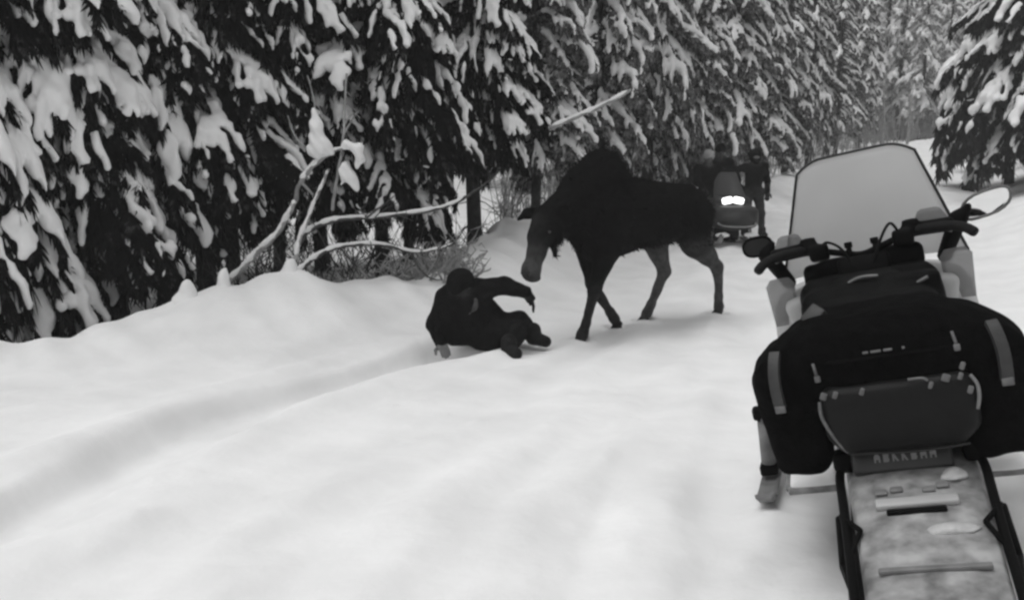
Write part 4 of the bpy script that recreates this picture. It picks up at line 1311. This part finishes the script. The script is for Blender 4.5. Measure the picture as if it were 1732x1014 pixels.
    # tank and console
    sv, sq, _ = solid([(d_box((0, .62, .84), (.245, .16, .15), .06), 0, 1), (d_box((0, .40, .84), (.225, .16, .13), .07), .06, 1), (d_box((0, .78, .86), (.25, .12, .14), .05), .05, 1), (d_box((.0, .60, .965), (.12, .10, .05), .03), .03, 1),
                       (d_box((.17, .50, .93), (.075, .05, .075), .02), .02, 1), (d_box((-.17, .54, .90), (.07, .06, .065), .03), .02, 1)], .014)
    con = mesh('console', sv, sq, M_PLASTIC, t)
    dv, dq, _ = solid([(d_box((0, .91, 1.0), (.17, .045, .055), .03), 0, 1), (d_box((.12, .90, 1.02), (.11, .04, .05), .03), .03, 1), (d_box((-.15, .90, 1.0), (.09, .04, .05), .03), .03, 1)], .012)
    mesh('dash', dv, dq, M_PLASTIC, t)
    mesh('console_glint', *tube(spline([(.02, .475, .90), (.08, .455, .905), (.12, .445, .92), (.15, .442, .965), (.20, .438, .99)], 5), .006, 6), M_PIPING, con)  # these thin grey tubes stand for highlights along the console edges
    mesh('console_glint', *tube(spline([(-.10, .52, .985), (-.03, .50, 1.018), (.04, .50, 1.015)], 5), .006, 6), M_STEEL, con)
    mesh('console_glint', *tube(spline([(.235, .46, .84), (.238, .45, .88), (.225, .445, .92)], 5), .006, 6), M_STEEL, con)
    mesh('gauge', *rbox((0, .84, 1.015), (.10, .03, .045), .018, (R(-30), 0, 0)), M_PLASTIC, con)
    for x in (-.045, .055):
        mesh('switch', *join([tube([(x, .86, 1.03), (x, .86, 1.105)], [.013, .011], 8), rbox((x, .86, 1.108), (.016, .012, .012), .005)]), M_PLASTIC, con)
    # pale hood in front, its flanks showing on both sides of the console
    rows = []
    for y, w, zb, zt_ in ((.90, .30, .56, .86), (1.0, .37, .50, .96), (1.15, .42, .44, .97), (1.4, .44, .36, .90), (1.7, .40, .32, .76), (1.95, .26, .34, .58), (2.02, .10, .38, .48)):
        r_ = []
        for k in range(20):
            a = 2 * math.pi * k / 20
            cx, sz_ = math.cos(a), math.sin(a)
            e = .55
            px = w * math.copysign(abs(cx) ** e, cx)
            pz = (zb + zt_) / 2 + (zt_ - zb) / 2 * math.copysign(abs(sz_) ** e, sz_)
            if pz < (zb + zt_) / 2:
                px *= .72 + .28 * (pz - zb) / max((zt_ - zb) / 2, .01)
            r_.append((px, y, pz))
        rows.append(r_)
    V = [p for r_ in rows for p in r_]
    F = [(k * 20 + i, k * 20 + (i + 1) % 20, (k + 1) * 20 + (i + 1) % 20, (k + 1) * 20 + i) for k in range(len(rows) - 1) for i in range(20)]
    F += [tuple(range(19, -1, -1)), tuple((len(rows) - 1) * 20 + i for i in range(20))]
    hood = mesh('hood', V, F, M_HOOD, t)
    for s in (-1, 1):
        pv, pq, _ = solid([(d_box((s * .265, .86, .80), (.045, .05, .13), .03, (0, R(14 * s), 0)), 0, 1)], .014)
        mesh('knee_panel', pv, pq, M_HOOD, hood)
        pv, pq, _ = solid([(d_box((s * .255, .70, .70), (.03, .05, .035), .02, (0, R(30 * s), 0)), 0, 1)], .012)
        mesh('side_strap', pv, pq, M_STEEL, hood)
    # windshield
    V, F, rim = pane_grid(.365, .225, .985, 1.475, 1.16, 1.02, .15, 20, 12, .20)
    V = [(x + .035, y, z) for x, y, z in V]
    rim = [(x + .035, y, z) for x, y, z in rim]
    w = mesh('windshield', V, F, M_PANE, t)
    mesh('windshield_rim', *tube(rim, .0058, 6), M_DARKHOOD, w)
    # handlebar
    hb = mesh('handlebar', *tube(spline([(-.37, .76, 1.08), (-.22, .84, 1.09), (-.08, .87, 1.05), (0, .87, 1.03), (.08, .87, 1.05), (.22, .84, 1.09), (.37, .76, 1.08)], 5), .014, 8), M_PLASTIC, t)
    mesh('riser', *tube([(0, .89, .84), (0, .87, 1.03)], [.03, .022], 8), M_PLASTIC, hb)
    hb.location.z = .03
    for s in (-1, 1):
        mesh('grip', *tube(spline([(s * .21, .845, 1.09), (s * .32, .79, 1.09), (s * .375, .755, 1.075), (s * .405, .725, 1.05)], 4), [.02] * 12 + [.016], 10), M_RUBBER, hb)
        gv, gq, _ = solid([(d_box((s * .16, .835, 1.07), (.04, .03, .035), .015), 0, 1), (d_box((s * .265, .86, 1.09), (.09, .025, .028), .015, (0, 0, R(-24 * s))), .02, 1), (d_box((s * .195, .85, 1.11), (.03, .02, .028), .01), .02, 1)], .011)
        mesh('control_block', gv, gq, M_PLASTIC, hb)
        mesh('lever', *tube(spline([(s * .17, .86, 1.09), (s * .25, .90, 1.08), (s * .34, .87, 1.06)], 4), .007, 6), M_STEEL, hb)
        # clear hand guard in front of the grip
        gv, gf, grim = pane_grid(.085, .055, 1.06, 1.165, .935, .915, .02, 8, 5, .7)
        gv = [(x + s * .27, y - abs(x + s * .27) * .18, z) for x, y, z in gv]
        mesh('hand_guard', gv, gf, M_CLEAR, hb)
        pv, pf, prm = pane_grid(.05, .06, .80, 1.01, .97, .95, .01, 6, 5, .3)
        pv = [(x + s * .345, y, z) for x, y, z in pv]
        mesh('wind_deflector', pv, pf, M_CLEAR, hood)
        mesh('brake_hose', *tube(spline([(s * .15, .83, 1.09), (s * .12, .80, 1.14 if s > 0 else 1.11), (s * .07, .80, 1.07), (s * .03, .82, .97)], 5), .006, 6), M_RUBBER, hb)
    # mirrors on stalks
    for s in (-1, 1):
        zoff = .12 if s > 0 else 0.12
        c = Vector((s * (.48 if s > 0 else .405), .93, 1.045 + zoff))
        rx, rz = (.088, .048) if s > 0 else (.058, .040)
        ring = []
        for k in range(20):
            a = 2 * math.pi * k / 20
            ex, ez = math.cos(a), math.sin(a)
            ring.append((c.x + rx * math.copysign(abs(ex) ** .75, ex) * 1.0, c.y + .02 * s * ex * -1, c.z + rz * math.copysign(abs(ez) ** .8, ez) + (.024 * ex if s > 0 else 0)))
        mv = ring + [(x, y + .016, z) for x, y, z in ring]
        mf = [tuple(range(20)), tuple(range(39, 19, -1))] + [(i, i + 20, (i + 1) % 20 + 20, (i + 1) % 20) for i in range(20)]
        mr = mesh('mirror', mv, mf, M_MIRROR if s > 0 else M_DARKHOOD, hood, False)  # left face is plain dark colour in place of a reflected dark forest
        mesh('mirror_rim', *tube(ring + ring[:2], .006, 6, False), M_PIPING if s > 0 else M_PLASTIC, mr)
        sv, sq, _ = solid([(d_cone((s * .31, 1.0, .98), (s * .375, .95, 1.06 + zoff * .5), .03, .035), 0, 1), (d_cone((s * .375, .95, 1.06 + zoff * .5), tuple(c - Vector((s * .06, -.015, 0))), .032, .015), .02, 1)], .011)
        mesh('mirror_arm', sv, sq, M_PLASTIC, mr)
    # running boards with trodden snow, skis, suspension, track
    for s in (-1, 1):
        rb = mesh('running_board', *rbox((s * .31, .72, .295), (.095, .42, .014), .006), M_TUNNEL, t)
        sv, sq, _ = solid([(d_box((s * .31, .70, .312), (.09, .40, .022), .018), 0, 1)], .016, noise=wob(.005, 17, 2 + s))
        mesh('trodden_snow', sv, sq, M_CLUMP, rb)
        mesh('toe_rail', *tube([(s * .405, .32, .30), (s * .408, .5, .31), (s * .39, 1.05, .33)], .011, 6), M_STEEL, rb)
        sk = ski(t, s * .56, .76, 1.85, .042, M_STEEL)
        lift = max(gz(*(SP := Vector((SX, SY, SZ)) + M @ Vector((s * .56, yy, 0))).xy) - SP.z for yy in (.7, 1.0, 1.3))
        sk.location.z = max(-.06, min(.16, lift / math.cos(SROLL) - .01))
        mesh('spindle', *join([tube([(s * .56, 1.10, .05 + sk.location.z), (s * .558, 1.09, .16), (s * .55, 1.07, .40)], [.02, .026, .022], 8), rbox((s * .56, 1.08, .08 + sk.location.z), (.04, .05, .025), .01), rbox((s * .55, 1.07, .40), (.035, .03, .03), .012)]), M_PLASTIC, t)
        mesh('shock', *join([tube([(s * .555, 1.05, .17), (s * .535, 1.03, .36)], .034, 10), tube([(s * .535, 1.03, .36), (s * .42, 1.06, .62)], .02, 8)]), M_STEEL, t)
        mesh('control_arm', *join([tube([(s * .55, 1.08, .30), (s * .22, 1.0, .38)], .013, 6), tube([(s * .56, 1.08, .13), (s * .22, .98, .24)], .013, 6), tube([(s * .56, 1.08, .13), (s * .22, 1.35, .24)], .013, 6)]), M_PLASTIC, t)
    track_belt(t, .19, -.98, 1.05, .27)
    return t, rot
sled, SROT = near_sled()

# ---- black saddlebag slung over the seat of the near snowmobile
def saddlebag():
    b = thing('saddlebag', 'large black saddlebag with two reflective strips slung over the seat of the near snowmobile', 'saddlebag', (SX, SY, SZ), SROT)
    P = [(d_box((0, .12, .80), (.24, .21, .175), .10), 0, 1)]
    for s in (-1, 1):
        P += [(d_box((s * .300, .12, .690), (.105, .20, .185), .085, (0, R(4 * s), 0)), .06, 1), (d_ell((s * .24, .12, .83), (.14, .18, .10), (0, R(28 * s), 0)), .08, 1),
              (d_box((s * .295, .12, .545), (.085, .17, .075), .035, (0, R(-4 * s), 0)), .05, 1)]
    def nz(p):
        return 0.006 * np.sin(p[:, 0] * 23 + 1) * np.sin(p[:, 2] * 19) + 0.004 * np.sin(p[:, 0] * 47 + p[:, 2] * 31) * np.sin(p[:, 1] * 41)
    seatgap = d_box((0, .12, .55), (.195, .5, .085), .05)
    V, Q, _ = solid(P, .012, noise=nz, cut=lambda p: -seatgap(p))
    mesh('bag_body', V, Q, M_BAG, b)
    ybk = -.09
    # bulging vinyl pocket
    pv, pq, _ = solid([(d_box((.02, -.085, .675), (.225, .045, .095), .04), 0, 1), (d_box((.02, -.09, .62), (.19, .04, .07), .035), .03, 1)], .011, noise=wob(.003, 22, 1))
    pk = mesh('pocket', pv, pq, M_POCKET, b)
    def edge(pts, r_=.0055, m=M_PIPING, nm='piping'):
        mesh(nm, *tube(spline(pts, 4), r_, 6), m, pk)
    edge([(-.205, -.118, .735), (-.208, -.12, .69), (-.19, -.125, .635), (-.165, -.12, .585), (-.15, -.11, .56)])
    edge([(.232, -.112, .76), (.246, -.116, .73), (.245, -.118, .69), (.235, -.118, .655)], .006, M_STEEL)
    edge([(-.15, -.112, .555), (0, -.118, .545), (.10, -.118, .545), (.2, -.112, .55)], .004, M_DARKHOOD)
    edge([(.06, -.122, .772), (.10, -.124, .772), (.115, -.126, .762)], .004)
    for x, z, w_ in ((-.19, .765, .016), (-.155, .765, .012), (-.075, .765, .011), (.12, .758, .010), (.165, .775, .019), (.205, .775, .010), (.215, .805, .011), (.225, .73, .013)):
        mesh('buckle', *rbox((x, -.124, z - .012), (w_ * .62, .006, .012), .004, (0, R(25), 0)), M_PIPING, pk)
    for s in (-1, 1):
        strip = [(s * .318, -.040, .895), (s * .324, -.066, .870), (s * .330, -.085, .83), (s * .332, -.089, .78), (s * .330, -.088, .725)]
        c = spline(strip, 4)
        V, F = [], []
        for k, p in enumerate(c):
            tgt = c[min(k + 1, len(c) - 1)] - c[max(k - 1, 0)]
            nrm = np.cross([s * 1.0, .25 * s * s, 0], tgt); nrm /= np.linalg.norm(nrm)
            if nrm[1] > 0: nrm = -nrm
            off = nrm * .010
            sx = np.array([.0165, s * .004, 0])
            for q in (p - sx + off, p + sx + off, p + sx - off, p - sx - off):
                V.append(q)
        n = len(c)
        F = [(k * 4 + i, k * 4 + (i + 1) % 4, (k + 1) * 4 + (i + 1) % 4, (k + 1) * 4 + i) for k in range(n - 1) for i in range(4)] + [(3, 2, 1, 0), tuple((n - 1) * 4 + i for i in range(4))]
        st = mesh('reflective_strip', V, F, M_REFL, b, False)
        p0, p1 = c[0] + [0, -.006, .004], c[-1] + [0, -.008, 0]
        mesh('strip_end', *rbox(tuple(c[-1] + [0, -.010, -.004]), (.0165, .005, .012), .003), M_PIPING, st)
        zp = (s * .205, -.062, .865 if s < 0 else .905)
        mesh('zip_pull', *join([tube([(zp[0], zp[1] - .03, zp[2] - .01), (zp[0] + .005, zp[1] - .045, zp[2] - .045)], .0045, 6), rbox((zp[0] + .006, zp[1] - .045, zp[2] - .058), (.009, .005, .011), .004)]), M_PIPING, b)
    mesh('shoulder_tab', *rbox((-.185, .10, .975), (.034, .03, .012), .006, (R(35), R(-38), R(20))), M_REFL, b)
    mesh('zip', *tube(spline([(-.26, -.07, .845), (-.1, -.095, .85), (.1, -.095, .85), (.26, -.07, .845)], 4), .005, 6), M_PLASTIC, b)
    for x, w_ in ((-.045, .012), (-.015, .022), (.02, .018), (.065, .006)):
        mesh('name_tag', *rbox((x, -.099, .868), (w_ * .7, .004, .0035), .002), M_STEEL, b)
saddlebag()

# ------------------------------------------------------------------ haze: one closed box of air
hv, hf = rbox((14, 46, 13), (130, 130, 19.5), 0)
hz = mesh('haze', hv, hf, None, None, False)
mh = bpy.data.materials.new('haze')
mh.use_nodes = True
nt = mh.node_tree
nt.nodes.remove(nt.nodes['Principled BSDF'])
pv = nt.nodes.new('ShaderNodeVolumePrincipled')
pv.inputs['Color'].default_value = (0.95, 0.95, 0.95, 1)
pv.inputs['Density'].default_value = HAZE
pv.inputs['Anisotropy'].default_value = 0.0
nt.links.new(pv.outputs[0], nt.nodes['Material Output'].inputs['Volume'])
hz.data.materials.append(mh)
tag(hz, 'pale winter haze filling the air between the trees', 'haze', kind='stuff')
